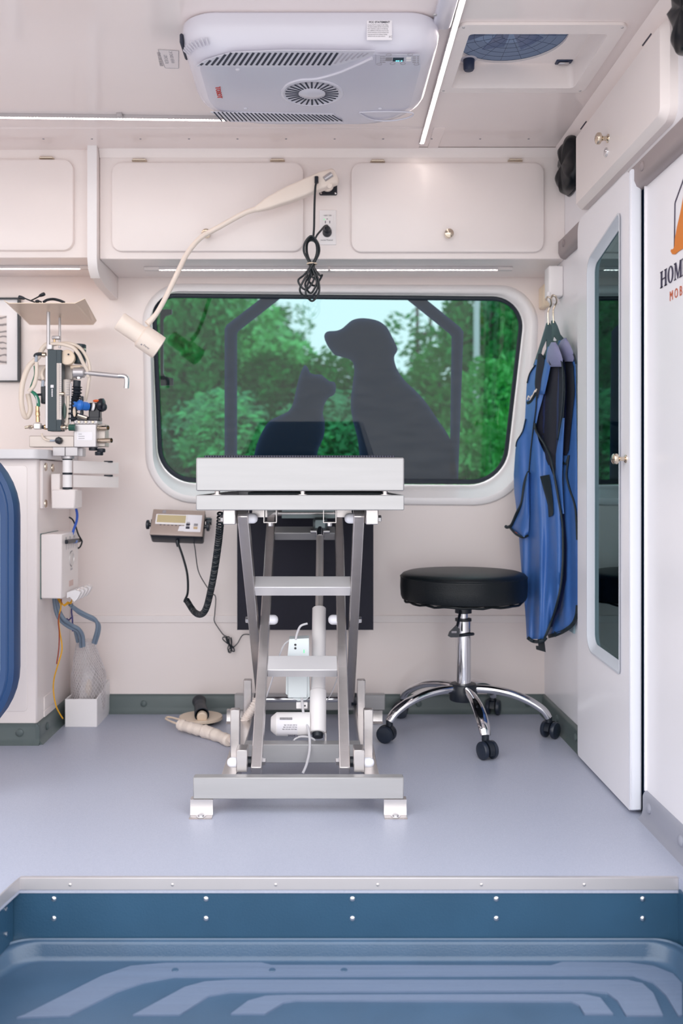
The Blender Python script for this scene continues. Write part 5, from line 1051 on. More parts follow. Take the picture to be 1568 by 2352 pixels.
for pts in ([(1217, 920), (1219, 912), (1222, 909), (1221, 915), (1226, 902), (1229, 897), (1228, 903), (1232, 893)], [(1211, 918), (1213, 910), (1216, 913)], [(1244, 888), (1247, 882), (1249, 890), (1246, 896)]): bb.tube([P(x, y, YAp(x) + fAx(x, y) - .008) for x, y in pts], 0.0024, 6, 4)
bb.build('embroidery', M('cream_thread', (240, 226, 214), .6, var=0), aa)
strip_px(B(), [(1209, 926), (1220, 921), (1231, 902)], 7, YAp, fAx, -0.0055).build('embroidery_border', trimb, aa)
# grey-green tab under the aprons on the right wall
bb = B(); p = PX(1316, 1420, XR - .001); bb.box((XR - 0.006, p.y - .02, P(0, 1453, p.y).z), (XR, p.y + .03, P(0, 1422, p.y).z), .001); wt = bb.build('wall_tab', M('grey_green_tab', (150, 176, 184), .5, var=.03)); tag(wt, 'small grey green tab on the right wall just below the aprons', 'tab')

# ================================================================== LEFT: BASE CABINET, WORKTOP
CX, CYF = -0.880, 2.858
bc = thing('base_cabinet', (-1.4, 3.05, 0), 'white base cabinet with grey cove foot at the left', 'cabinet')
zct = 0.885
bb = B(); bb.box((-2.25, CYF, 0.0), (CX, YB - .004, zct), 0.004); bb.build('body', white_paint, bc)
bb = B(); lo3 = rrect(-1.75, 0.10, CX - 0.03, zct - .02, 0.012, 5); panel_loft(bb, lo3, lambda t, d: Vector((t.x, d, t.y)), CYF + .001, CYF - 0.003, .002); bb.build('front_panel', white_paint, bc)
bb = cove((-2.25, CYF + .001, 0), (CX + .012, CYF + .001, 0), (0, -1, 0), 0.064); kb = bb.build('cove_foot', greytrim, bc)
bb = cove((CX - .001, CYF - .012, 0), (CX - .001, YB - .004, 0), (1, 0, 0), 0.064); bb.build('cove_foot', greytrim, bc)
rivet(P(45, 1683, CYF - .011), (0, -1, 0), kb, greytrim, 0.0125); rivet((CX + .011, 2.93, 0.036), (1, 0, 0), kb, greytrim, 0.0125)
bb = B(); bb.box((CX - .001, 2.93, 0.085), (CX + .0025, 3.06, 0.128), .001); bb.box((CX - .001, 2.93, 0.045), (CX + .0025, 3.06, 0.083), .001); bb.build('access_plate', white_paint, bc)
wt_ = B(); lo4 = rpoly([(-2.27, YB - .002), (-2.27, CYF - 0.035), (-0.876, CYF - 0.035), (-0.852, CYF + .02), (-0.852, YB - .004)], [.002, .002, .03, .03, .002], 6)
wt_.loft([[Vector((p.x, p.y, z)) for p in inset(lo4, i_)] for i_, z in ((0.002, zct), (0, zct + .002), (0, 0.912), (0.002, 0.9145))]); wk = wt_.build('worktop', M('pale_grey_worktop', (222, 220, 222), .3, var=.02)); tag(wk, 'pale grey worktop with a clipped corner on the left base cabinet', 'worktop')

# ================================================================== ANAESTHESIA MACHINE
AYm = 2.92
an = thing('anaesthesia_machine', P(150, 1100, AYm), 'anaesthesia machine with black flowmeter block and instrument tray on a white swivel arm', 'anaesthesia machine')
silver = M('silver_block', (196, 192, 194), .34, .6, var=.03)
clear = M('clear_tube', (236, 226, 218), .12, var=0, trans=0.0, alpha=0.55)
milky = M('milky_hose', (240, 226, 212), .3, var=.02, alpha=0.78)
def pb(name, x0, y0, x1, y1, Y, dp, mat, bev=.002, par=an): return B().pbox(x0, y0, x1, y1, Y, dp, bev).build(name, mat, par)
def pc(name, p, q, r, mat, par=an, r2=None, n=18, ch=.001): return B().cyl(p, q, r, r2, n, ch).build(name, mat, par)
def pt(name, pts, r, mat, par=an, n=8, sm=6): return B().tube([P(*p) for p in pts], r, n, sm).build(name, mat, par)
# mounting bracket on the cabinet side
bb = B(); bb.box((CX, 2.885, P(0, 1168, 2.9).z), (CX + .010, 3.06, P(0, 1057, 2.9).z), .002); bk_ = bb.build('side_bracket', white_paint, an)
for y, z in ((2.915, P(0, 1072, 2.9).z), (2.915, P(0, 1157, 2.9).z), (2.99, P(0, 1074, 2.95).z)):
    B().lathe([(0.0135, 0), (0.012, .003), (0.008, .004), (.003, .0045)], (CX + .010, y, z), (1, 0, 0), 16).build('bolt', nickel, bk_)
pb('bracket_rib', 117, 1088, 137, 1130, 2.93, .10, white_paint); pb('arm_socket', 117, 1124, 172, 1169, AYm, .09, white_paint, .004)
zc0 = P(155, 1124, AYm).z; cxm = P(155, 1124, AYm + .016)
for (ya, yb_) in ((1056, 1086), (1090, 1120)): pc('column_sleeve', P(155, yb_, AYm + .016), P(155, ya, AYm + .016), 0.0155, white_plastic, n=24)
for (ya, yb_) in ((1054, 1057), (1085.5, 1090.5), (1119, 1124)): pc('column_ring', P(155, yb_, AYm + .016), P(155, ya, AYm + .016), 0.0158, black_rubber, n=24, ch=.0004)
for (ya, yb_, yc_) in ((1060, 1087, 1058), (1093, 1119, 1090)):
    bb = B(); bb.prism([P(168, ya - 2, AYm + .01), P(262, ya + 2, 3.05), P(262, yb_ + 1, 3.05), P(168, yb_, AYm + .01)], (0.008, .03, 0)); am_ = bb.build('swivel_arm', white_paint, an)
    pc('arm_ring', P(249, yc_ + 4.5, 3.045), P(249, yc_ + .5, 3.045), 0.0145, black_rubber, am_, n=20, ch=.0004)
pc('column_collar', P(156, 1054, AYm + .016), P(156, 1046, AYm + .016), 0.0205, silver, n=24)
bb = B(); bb.pbox(121, 1027, 149, 1047, AYm - .012, .05, .001); bb.pbox(150, 1027, 178, 1047, AYm - .012, .05, .001); bb.pbox(178, 1029, 190, 1048, AYm + .01, .04, .001); bb.build('column_clamp', silver, an)
pb('manifold_bar', 67, 1001, 170, 1027, AYm - .015, .05, M('warm_silver', (200, 190, 184), .36, .5, var=.03))
mb_ = pb('absorber_block', 169, 974, 221, 1027, AYm - .02, .07, silver)
pb('block_lid', 169, 963, 224, 975, AYm - .016, .065, silver, .003); pb('block_side', 221, 974, 242, 1026, AYm + .01, .05, M('warm_silver', (200, 190, 184)))
lb = pb('machine_label', 176, 992, 212, 1011, AYm - .0206, .001, MATS['label_white'], .0004, mb_)
bb = B()
for k, wd_ in enumerate((8, 14, 14)): bb.pbox(180, 996.5 + k * 5, 180 + wd_, 997.6 + k * 5, AYm - .0212, .0004)
bb.build('printed_lines', print_grey, lb)
for (x0, y0, x1, y1) in ((221, 987, 248, 980), (222, 1016, 256, 1009)):
    yy = (y0 + y1) / 2; bb = B(); a, c = P(x0, yy, AYm), P(x1, yy - 1, AYm - .02); d = c - a; bb.lathe([(.0062, 0), (.0075, .004), (.0075, .012), (.0062, .013), (.0074, .014), (.0078, d.length - .002), (.0078, d.length), (.0060, d.length), (.0058, d.length - .014)], a, d, 22); bb.build('hose_port', nickel, an)
for (x0, x1, y0, y1) in ((204, 224, 1026, 1035), (223, 242, 1030, 1039), (218, 237, 1037, 1046)):
    bb = B(); a, c = P((x0 + x1) / 2, y1, AYm + .01), P((x0 + x1) / 2, y0, AYm + .01); r_ = (x1 - x0) / 2 * AYm / F; bb.lathe([(r_ * .88, 0), (r_, .002), (r_, (c - a).length - .002), (r_ * .8, (c - a).length)], a, c - a, 14); bb.build('clamp_knob', black_plastic, an)
kn_ = P(136, 1012, AYm - .016); B().lathe([(.012, 0), (.0115, .010), (.009, .016), (.004, .018)], kn_, (0, -1, 0), 8).build('black_valve', black_plastic, an)
pc('clear_fitting', P(113, 1012, AYm - .02), P(128, 1012, AYm - .02), .0032, M('frosted_fitting', (180, 190, 204), .3, var=0, alpha=.8))
pt('feed_tube', [(96, 996, AYm - .02), (98, 1004, AYm - .025), (105, 1010, AYm - .025), (114, 1012, AYm - .02)], .0036, milky)
# flowmeter block
FY = 2.89
pb('flowmeter_body', 109, 803, 131, 990, FY, .05, M('slate_black', (42, 58, 66), .4, var=.04), .0015); pb('side_rail', 104, 817, 110, 984, FY + .004, .04, silver, .001)
fm_ = pb('flowmeter_front', 129, 803, 141, 990, FY - .004, .04, M('slate_black', (42, 58, 66)), .0015)
pb('tube_backing', 130, 834, 141, 964, FY - .0048, .002, M('pale_scale', (214, 206, 202), .5, var=0), .0004, fm_)
pc('flow_tube', P(134, 963, FY - .006), P(134, 835, FY - .006), .0032, clear, fm_); bb = B()
for k in range(26): bb.pbox(136.5, 840 + k * 4.7, 140 if k % 5 else 141, 840.7 + k * 4.7, FY - .0052, .0004)
bb.build('scale_marks', print_grey, fm_)
bb = B(); bb.pbox(116, 884, 123, 890.5, FY - .0006, .0008); [bb.pbox(118.3, 893 + k * 3.8, 120.8, 896 + k * 3.8, FY - .0006, .0008) for k in range(5)]; bb.build('maker_mark', M('label_white', (236, 233, 238)), an)
pb('rear_block', 84, 838, 168, 873, FY + .055, .05, M('warm_silver', (200, 190, 184)), .003)
pc('gas_fitting', P(97, 815, FY + .015), P(106, 815, FY + .015), .0075, nickel); pt('elbow', [(80, 820, FY + .01), (82, 815, FY + .01), (90, 813, FY + .012), (100, 814, FY + .014)], .0052, black_plastic, n=10)
pt('collar', [(83, 831, FY + .01), (83, 817, FY + .01)], .0048, M('frosted_fitting', (180, 190, 204)), sm=0)
pb('left_valve', 93, 886, 105, 927, FY + .02, .025, black_plastic, .003); pt('left_valve_stem', [(84, 907, FY + .02), (96, 906, FY + .02)], .004, black_plastic, sm=0); pt('valve_neck', [(98, 888, FY + .02), (99, 874, FY + .02)], .0055, M('frosted_fitting', (180, 190, 204)), sm=0)
g_ = M('green_hose', (22, 118, 92), .35, var=.04)
pt('green_hose', [(88, 934, FY), (87, 918, FY), (80, 905, FY), (70, 895, FY + .01), (73, 880, FY + .02), (79, 860, FY + .02), (78, 840, FY + .01)], lambda t: .0058 - .0042 * min(1, max(0, (t - .35) / .3)), g_, n=10)
bb = B(); bb.tube([P(86, 926, FY - .006), P(82, 910, FY - .006), P(72, 897, FY + .004)], .0012, 5); bb.build('hose_stripe', MATS['label_white'], an)
bb = B(); bb.lathe([(.0058, 0), (.0062, .004), (.0058, .008), (.0064, .010), (.0060, .016), (.0072, .018), (.0072, .030), (.0055, .031), (.0066, .036), (.0066, .05)], P(86, 933, FY), P(87, 968, FY) - P(86, 933, FY), 16); bb.build('brass_connector', brass, an)
pb('tee_fitting', 76, 971, 93, 986, FY - .002, .02, M('white_metal', (220, 216, 214), .3, .5, var=0), .003)
pc('side_nipple', P(57, 982, FY + .008), P(76, 980, FY + .008), .0046, nickel); pc('nipple_nut', P(66, 981, FY + .008), P(73, 981, FY + .008), .0065, nickel, n=6)
for (x0, x1, r_, m_) in ((97, 104, .0062, black_plastic), (102, 109, .0082, brass)): pc('block_fitting', P(x0, 981, FY + .015), P(x1, 981, FY + .015), r_, m_)
bb = B(); bb.lathe([(.0085, 0), (.0088, .002), (.0062, .004), (.0062, .010), (.0085, .011), (.0085, .015), (.005, .017), (.005, .026)], P(141, 982, FY), (1, 0, 0), 16); bb.build('needle_valve', nickel, an)
bb = B(); bb.lathe([(.0098, 0), (.0104, .002), (.0104, .018), (.0096, .020), (.003, .0205)], P(158, 982, FY - .005), (1, 0.05, 0), 8); bb.build('green_knob', M('green_black_knob', (34, 84, 72), .35, var=0), an)
# hoses
pt('breathing_hose', [(110, 790, FY + .03), (98, 800, FY + .03), (88, 820, FY + .025), (66, 842, FY + .02), (52, 880, FY + .01), (49, 920, FY + .01), (54, 950, FY + .02), (62, 958, FY + .03), (70, 940, FY + .03), (64, 905, FY + .03)], .0082, milky, n=12)
pt('clear_hose', [(118, 790, FY + .01), (140, 790, FY), (165, 797, FY), (180, 812, FY), (190, 832, FY + .005), (200, 850, FY + .015), (203, 866, FY + .02)], .0058, milky, n=12)
pt('clear_hose', [(122, 792, FY + .02), (150, 788, FY + .01), (178, 795, FY + .01), (196, 815, FY + .015), (206, 845, FY + .02), (202, 890, FY + .03), (196, 920, FY + .04)], .0052, milky, n=12)
pt('clear_hose', [(84, 832, FY + .01), (84, 860, FY + .01), (78, 885, FY + .005), (66, 900, FY)], .0062, milky, n=10)
pt('clear_hose', [(100, 872, FY + .02), (96, 860, FY + .02), (100, 848, FY + .03), (110, 842, FY + .04)], .0062, milky, n=10)
pt('clear_hose', [(156, 910, FY + .02), (157, 940, FY + .02), (154, 970, FY + .02), (150, 975, FY + .02)], .007, milky, n=10)
# posts and tray
for (x, y0, y1, Y_) in ((111, 803, 716, 2.90), (137, 800, 735, 3.03)): pc('tray_post', P(x, y0, Y_), P(x, y1 - (6 if x > 120 else 0), Y_), .0055 if x < 120 else .0042, alu)
pb('post_base', 106, 790, 120, 803, 2.895, .02, alu, .002); pb('post_clamp', 118, 771, 137, 779, 2.93, .02, alu, .002); pc('clamp_screw', P(125, 787, 2.935), P(125, 779, 2.935), .0035, brass)
q = [P(20, 697, 2.80), P(172, 697, 2.80), P(214, 747, 3.185), P(68, 747, 3.185)]
zt2 = q[0].z
for p in q: p.z = zt2
trm = M('tray_metal', (206, 188, 170), .35, .5, var=.03)
bb = B(); bb.prism(q, (0, 0, .002)); ty = bb.build('tray', trm, an)
d0 = (q[1] - q[0]).normalized()
bb = B(); bb.prism([q[1], q[1] + d0 * .030 + Vector((0, 0, .014)), q[2] + d0 * .012 + Vector((0, 0, .014)), q[2]], (0, 0, .002)); bb.prism([q[0], q[0] - d0 * .014 + Vector((0, 0, .008)), q[3] - d0 * .010 + Vector((0, 0, .010)), q[3]], (0, 0, .002)); bb.build('tray_lip', trm, ty)
# arm, elbow, bellows
pc('outlet_body', P(168, 856, FY + .02), P(195, 856, FY + .02), .0165, silver, n=24, ch=.003); pc('outlet_neck', P(181, 871, FY + .02), P(181, 866, FY + .02), .0088, chrome)
pc('outlet_arm', P(194, 856, FY + .02), P(276, 864, FY + .0), .0075, silver, n=20)
pt('elbow_pipe', [(272, 863.5, FY), (284, 864, FY), (290, 868, FY), (291, 878, FY), (290, 892, FY)], .0078, chrome, n=18)
pb('vaporiser_cap', 160, 838, 186, 848, FY + .03, .03, cream_plastic, .003); bb = B(); bb.lathe([(.022, 0), (.024, .01), (.024, .022), (.020, .024)], P(158, 824, FY + .03), (0, -1, .1), 20); bb.build('ivory_dial', cream_plastic, an)
pc('dial_pin', P(157, 814, FY + .002), P(157, 814, FY - .002), .003, black_plastic)
pc('black_canister', P(183, 836, FY + .05), P(184, 791, FY + .05), .019, M('slate_black', (42, 58, 66)), n=24, ch=.002); pc('canister_band', P(183.5, 804, FY + .05), P(183.6, 800, FY + .05), .0195, nickel, n=24, ch=.0004)
pt('hose_collar', [(177, 874, FY + .02), (176, 889, FY + .02)], .0118, black_rubber, n=16, sm=0)
pth = catmull([P(177, 888, FY + .02), P(176, 905, FY + .02), P(172, 920, FY + .02), (P(169, 940, FY + .02)), P(168, 968, FY + .02)], 24); bb = B(); bb.tube(pth, lambda t: .0135 + .0028 * math.sin(t * 2 * math.pi * 11), 18, 0); bb.build('corrugated_hose', black_rubber, an)
pc('measuring_cylinder', P(153, 908, FY + .02), P(153, 872, FY + .02), .013, clear, n=20); bb = B()
for k in range(6): bb.pbox(152, 878 + k * 5.4, 160, 879 + k * 5.4, FY + .006, .0004)
bb.build('graduation', print_grey, an)
pc('cylinder_nut', P(136, 905, FY + .0), P(148, 905, FY + .0), .0068, nickel, n=12); pc('mirror_rod', P(161, 974, FY + .01), P(163, 880, FY + .01), .0026, alu)
bb = B(); bb.ell(P(148, 944, FY + .01), .0055, .003, .026); bb.build('green_float', M('dark_green_float', (70, 92, 86), .3, var=.05), an)
bb = B(); bb.lathe([(.0055, 0), (.0085, .001), (.0085, .010), (.012, .013), (.0165, .017), (.0165, .024), (.0135, .027), (.014, .044), (.012, .047), (.012, .050)], P(169, 928, FY - .03), P(212, 936, FY + .01) - P(169, 928, FY - .03), 24); bv = bb.build('blue_valve', M('blue_plastic', (40, 112, 200), .35, var=.04), an)
pc('valve_hole', P(168.4, 928, FY - .0306), P(170, 928.2, FY - .029), .0038, black_plastic, bv, n=14, ch=0)
pc('white_ring', P(211, 934, FY + .005), P(216, 935, FY + .008), .0125, white_plastic, n=22); pb('valve_block', 203, 925, 229, 960, FY + .01, .03, M('black_gloss', (20, 22, 34), .25, var=.03), .003)
bb = B(); bb.lathe([(.010, 0), (.019, .004), (.0215, .010), (.0215, .018), (.016, .022), (.004, .023)], P(224, 930, FY + .02), (1, -.1, -.05), 26); bb.build('black_dome', MATS['black_gloss'], an); bb = B(); bb.ell(P(238, 935, FY + .015), .0105, .012, .013); bb.build('dome_knob', black_rubber, an)
bb = B(); bb.ell(P(221, 921, FY + .006), .011, .008, .0045, 16, 8); bb.build('orange_cap', M('orange_plastic', (222, 96, 40), .4, var=0), an)
pc('valve_post', P(188, 958, FY + .0), P(188, 910, FY + .0), .0052, black_plastic); pc('gauge_pipe', P(178, 953, FY - .006), P(200, 960, FY + .0), .0068, nickel); bb = B(); bb.ell(P(171, 946, FY - .005), .005, .006, .016); bb.build('relief_cap', cream_plastic, an)
pb('block_pad', 176, 957, 228, 966, FY + .01, .04, M('black_gloss', (20, 22, 34)), .002)
for k in range(7): pc('lid_screw', P(173 + k * 8, 969, AYm - .02), P(173 + k * 8, 969, AYm - .014), .0045, nickel if k % 2 else silver, n=10)
# scope and tubing lying on the tray: things of their own
lg1 = thing('forked_leads', P(80, 690, 2.83), 'two thin black handled leads lying on the instrument tray', 'instrument'); zz = zt2 + .007
bb = B(); bb.tube([P(72, 690, 2.86), P(84, 684, 2.85), P(96, 677, 2.84)], .0022, 6); bb.tube([P(80, 694, 2.83), P(66, 689, 2.82), P(54, 684, 2.82)], .0022, 6); bb.tube([Vector((P(72, 690, 2.86).x, 2.86, zt2 + .004)), P(88, 693, 2.84), P(96, 694, 2.84)], .0026, 6); bb.build('lead', black_cable, lg1)
for a, c in ((P(90, 680, 2.845), P(104, 674, 2.84)), (P(57, 686, 2.82), P(46, 683, 2.82))): bb = B(); bb.lathe([(.003, 0), (.0048, .004), (.006, .014), (.0055, .019), (.002, .021)], a, c - a, 14); bb.build('lead_tip', black_plastic, lg1)
bb = B(); bb.ell(P(86, 692, 2.83), .0075, .006, .005); bb.build('joint', black_plastic, lg1)
tb2 = B(); tb2.tube([P(100, 694, 2.84), P(108, 689, 2.85), P(122, 687, 2.87), P(136, 690, 2.88), P(148, 695, 2.88)], .0042, 10); to_ = tb2.build('curved_tubing', black_rubber); tag(to_, 'short curved black tubing lying on the instrument tray', 'tubing')

# ================================================================== WALL-MOUNTED POWER BOX with clips and leads
px0 = 2.888
bx = thing('lead_box', (CX + .035, 3.0, .445), 'white instrument box on the cabinet side with four white clips', 'control box')
zb_0, zb_1 = P(0, 1375, px0).z, P(0, 1227, px0).z; XF = P(142, 0, px0).x
bb = B(); bb.box((CX + .003, px0, zb_0), (XF, 3.085, zb_1), .003); bb.build('housing', white_paint, bx)
bb = B(); bb.box((CX, px0 + .004, zb_0 - .002), (CX + .0035, 3.08, zb_1 + .001)); bb.build('back_plate', M('green_grey_plate', (80, 110, 110), .5, var=.03), bx)
def onside(px, py): return PX(px, py, XF)
def side_y(px): return XF * F / (px - VX)
kq = onside(158, 1243); bb = B(); bb.cyl(onside(152, 1244) + Vector((.004, -.015, 0)), onside(176, 1242) + Vector((.004, .02, 0)), .0068, n=16, ch=.001); bb.build('fuse_holder', black_plastic, bx)
pc('blue_band', onside(167, 1243) + Vector((.004, 0, 0)), onside(171, 1243) + Vector((.004, 0, 0)), .0071, M('blue_plastic', (40, 112, 200)), bx, n=16, ch=0)
dl_ = onside(164, 1283); bb = B(); bb.lathe([(.024, 0), (.024, .003), (.019, .004), (.018, .002), (.004, .002)], dl_, (1, 0, 0), 28); bb.build('round_gauge', MATS['white_metal'], bx); bb = B(); bb.lathe([(.0255, 0), (.0255, .0012)], dl_ + Vector((.0001, .002, 0)), (1, 0, 0), 28); bb.build('gauge_rim', print_dark, bx)
bb = B()
for k in range(5): bb.box((XF - .0004, 2.94 + k * .02, zb_1 - .052), (XF + .0006, 2.9412 + k * .02, zb_1 - .03))
for k in range(3): bb.text(('IN', 'O2', 'OUT')[k], .012, Vector((XF + .0002, 2.93 + k * .045, zb_1 - .020)), (0, 1, 0), (0, 0, 1), .0002)
bb.text('LEAD', .011, Vector((XF + .0002, 2.985, P(0, 1309, 3.0).z)), (0, 1, 0), (0, 0, 1), .0002); bb.build('lettering', print_grey, bx)
bb = B(); bb.box((XF - .0004, 2.97, P(0, 1345, 3.).z), (XF + .0006, 3.02, P(0, 1332, 3.).z)); bb.build('red_print', M('pale_red_print', (224, 196, 188), .5, var=0), bx)
for k in range(4):
    o_ = Vector((XF + .004, 2.93 + k * .045, P(0, 1362, 2.95).z)); bb = B()
    pr = [(0, 0.004), (0.026, .012), (0.040, .008), (0.043, .002), (0.034, -.016), (0.024, -.026), (0.018, -.020), (.010, -.010), (0, -.014)]
    bb.prism([o_ + Vector((x, 0, z)) for x, z in pr], (0, .022, 0)); cp2 = bb.build('clip', white_plastic, bx)
    bb = B(); bb.lathe([(.006, 0), (.005, .003), (.0015, .003)], o_ + Vector((.034, .011, .0105)), (0.1, 0, 1), 14); bb.build('clip_button', white_paint, cp2)
gh = M('blue_grey_hose', (122, 138, 156), .4, var=.04)
gt = thing('grey_hoses', P(170, 1440, 3.0), 'bundle of blue grey hoses running from the wall box into the mesh bag', 'hose')
GY = 2.99
for pts, r_ in (([(130, 1374, GY), (135, 1400, GY), (147, 1422, GY), (165, 1436, GY + .03), (180, 1444, GY + .04), (190, 1460, GY + .06), (192, 1484, GY + .08)], .0062), ([(124, 1372, GY), (128, 1402, GY), (138, 1424, GY + .01), (158, 1440, GY + .03), (176, 1448, GY + .05), (184, 1462, GY + .07), (186, 1486, GY + .09)], .0062), ([(160, 1388, GY), (176, 1400, GY + .02), (198, 1412, GY + .04), (215, 1420, GY + .05), (223, 1432, GY + .06), (222, 1450, GY + .07), (214, 1476, GY + .09)], .0062), ([(164, 1392, GY), (182, 1408, GY + .03), (205, 1420, GY + .05), (222, 1428, GY + .06), (228, 1438, GY + .07), (226, 1456, GY + .08), (219, 1478, GY + .10)], .0055), ([(168, 1440, GY + .04), (173, 1452, GY + .06), (178, 1474, GY + .09)], .0055)):
    B().tube([P(*p) for p in pts], r_, 10, 6).build('hose', gh, gt)
yw = thing('yellow_wire', P(140, 1500, 2.98), 'yellow and red wire dangling from the wall box to the floor', 'wire')
ymat = M('yellow_wire_mat', (232, 170, 24), .4, var=.03); rmat = M('rust_wire_mat', (150, 62, 40), .4, var=.03)
WY = 2.905
bb = B(); bb.tube([P(135, 1374, WY + .06), P(140, 1392, WY + .03), P(135, 1420, WY), P(137, 1450, WY), P(142, 1480, WY), P(141, 1500, WY), P(132, 1530, WY), P(124, 1560, WY + .01), P(123, 1590, WY + .02), P(130, 1625, WY + .03), P(144, 1650, WY + .06)], .0022, 7); bb.build('yellow_strand', ymat, yw)
bb = B(); bb.tube([P(141, 1376, WY + .06), P(139, 1400, WY + .02), P(134, 1425, WY - .004), P(136, 1455, WY - .004), P(135, 1490, WY - .004), P(130, 1525, WY - .004)], .0020, 7); bb.build('red_strand', rmat, yw)
bb = B()
for k in range(6): bb.tube([P(132 + k, 1375, WY + .07), P(138 + k * 2, 1385 + k * 1.4, WY + .05), P(150 + k, 1390 - k * 1.5, WY + .06), P(163, 1382 + k, WY + .08), P(165, 1377, WY + .09)], .0016, 6)
bb.build('wire_bundle', ymat, yw)
bb = B(); bb.tube([P(166, 1386, 3.03), P(164, 1405, 3.03), P(166, 1420, 3.03), P(167, 1450, 3.03)], .0028, 7); bb.tube([P(164, 1418, 3.03), P(158, 1424, 3.03), P(153, 1420, 3.03)], .0022, 6); vo = bb.build('violet_wire', M('violet_wire_mat', (60, 52, 120), .4, var=0)); tag(vo, 'short violet wire hanging below the white wall box', 'wire')
bb = B(); bb.tube([P(173, 1162, 3.0), P(177, 1180, 3.02), P(176, 1196, 3.03), P(170, 1214, 3.03), P(166, 1228, 3.02)], .0042, 9); vo = bb.build('blue_tube', M('royal_blue_tube', (52, 96, 196), .35, var=0)); tag(vo, 'short royal blue tube between swivel arm and wall box', 'tube')
bb = B(); bb.tube([P(159, 1188, 3.03), P(167, 1194, 3.04), P(174, 1210, 3.05), P(180, 1228, 3.06), P(187, 1240, 3.08), P(188, 1246, 3.085), P(184, 1256, 3.085), P(178, 1260, 3.08)], .0026, 8); vo = bb.build('black_lead', black_cable); tag(vo, 'thin black lead crossing the blue tube above the wall box', 'wire')
# ---- white floor bin with mesh bag of coiled tubing
wbx = thing('wall_bin', (-.79, 3.14, 0), 'open white bin on the floor in the corner behind the base cabinet', 'bin')
bx0, bx1, by0, by1, bh = -0.846, -0.740, 3.05, YB - .003, .093
bb = B(); t_ = .004
for a, c in (((bx0, by0, 0), (bx1, by0 + t_, bh)), ((bx0, by1 - t_, 0), (bx1, by1, bh + .025)), ((bx0, by0 + t_, 0), (bx0 + t_, by1 - t_, bh)), ((bx0 + t_, by0 + t_, 0), (bx1 - t_, by1 - t_, .004))): bb.box(a, c, .001)
bb.prism([(bx1 - t_, by0 + t_, 0), (bx1 - t_, by1 - t_, 0), (bx1 - t_, by1 - t_, bh + .025), (bx1 - t_, by0 + t_, bh)], (t_, 0, 0)); bb.build('shell', white_plastic, wbx)
mbg = thing('mesh_bag', (-.793, 3.14, .006), 'clear mesh bag holding coiled tubing, standing in the white bin', 'bag')
def bagc(z):
    f = (z - .008) / .265; wx = (.050 + .006 * math.sin(f * 3)) * (1 - .45 * max(0, f - .55) / .45); wy = .075 * (1 - .5 * max(0, f - .6) / .4); return Vector((-.793 + .006 * math.sin(f * 5) - .0 * f, 3.138, z)), wx, wy
rings = []
for i in range(31):
    c, wx, wy = bagc(.008 + .265 * i / 30); rings.append([c + Vector((wx * math.cos(q) * (1 + .06 * math.sin(5 * q + i * .3)), wy * math.sin(q), 0)) for q in [2 * math.pi * (j + (i % 2) * .5) / 34 for j in range(34)]])
vs = [p for r_ in rings for p in r_]; bb = B(); n_ = 34
for i in range(30):
    for j in range(n_):
        o2 = (0, 1) if i % 2 else (-1, 0)
        for dj in o2:
            a, c = rings[i][j], rings[i + 1][(j + dj) % n_]; d = (c - a); u_ = d.orthogonal().normalized() * .0007; w_ = d.cross(u_).normalized() * .0007
            o = len(bb.v); bb.v += [a + u_, a + w_, a - u_ * .7 - w_ * .7, c + u_, c + w_, c - u_ * .7 - w_ * .7]; bb.f += [[o, o + 1, o + 4, o + 3], [o + 1, o + 2, o + 5, o + 4], [o + 2, o, o + 3, o + 5]]
stuff(bb.build('netting', M('net_thread', (226, 222, 224), .4, var=.0), mbg, fix=False))
bb = B(); bb.loft([[c + (p - c) * .93 for p in r_] for r_, c in zip(rings, [bagc(.008 + .265 * i / 30)[0] for i in range(31)])]); bb.build('film', M('bag_film', (236, 230, 230), .2, var=0, alpha=.35), mbg)
for k in range(5):
    c = Vector((-.800 + k * .006, 3.140 + .002 * k, .095 + .008 * k)); R_ = .064 - .006 * k; bb = B(); bb.tube([c + Vector((.012 * math.sin(q) * .6, R_ * math.cos(q), R_ * 1.35 * math.sin(q))) for q in [j * math.pi / 10 for j in range(20)]], .0058, 9, 3, True); bb.build('tubing_coil', M('pale_tubing', (206, 200, 202), .35, var=.05), mbg)
bb = B(); bb.ell((-.78, 3.10, .12), .010, .022, .028); bb.build('tape_roll', cream_plastic, mbg)

# ================================================================== PICTURE, BLUE FRAME
pf = thing('framed_picture', P(-60, 878, YB), 'black framed landscape print in white mount at the left edge', 'picture')
zp0, zp1 = P(0, 878, YB).z, P(0, 686, YB).z; xp1 = P(49, 0, YB).x; xp0 = xp1 - .42
bb = B(); bb.plate([Vector((xp0, YB - .022, zp0)), Vector((xp1, YB - .022, zp0)), Vector((xp1, YB - .022, zp1)), Vector((xp0, YB - .022, zp1))], [[Vector((xp0 + .007, YB - .022, zp0 + .004)), Vector((xp1 - .007, YB - .022, zp0 + .004)), Vector((xp1 - .007, YB - .022, zp1 - .006)), Vector((xp0 + .007, YB - .022, zp1 - .006))]], (0, .02, 0)); bb.build('frame', black_plastic, pf)
B().box((xp0 + .005, YB - .012, zp0 + .004), (xp1 - .005, YB - .008, zp1 - .005)).build('mount', M('white_mount', (238, 236, 238), .6, var=0), pf)
pm = bpy.data.materials.new('landscape_print'); pm.use_nodes = True; n = pm.node_tree.nodes; l = pm.node_tree.links; b = n['Principled BSDF']; b.inputs['Roughness'].default_value = .6
tcn = n.new('ShaderNodeTexCoord'); wv = n.new('ShaderNodeTexWave'); wv.wave_type = 'BANDS'; wv.bands_direction = 'Z'; wv.inputs['Scale'].default_value = 14; wv.inputs['Distortion'].default_value = 6; wv.inputs['Detail'].default_value = 3
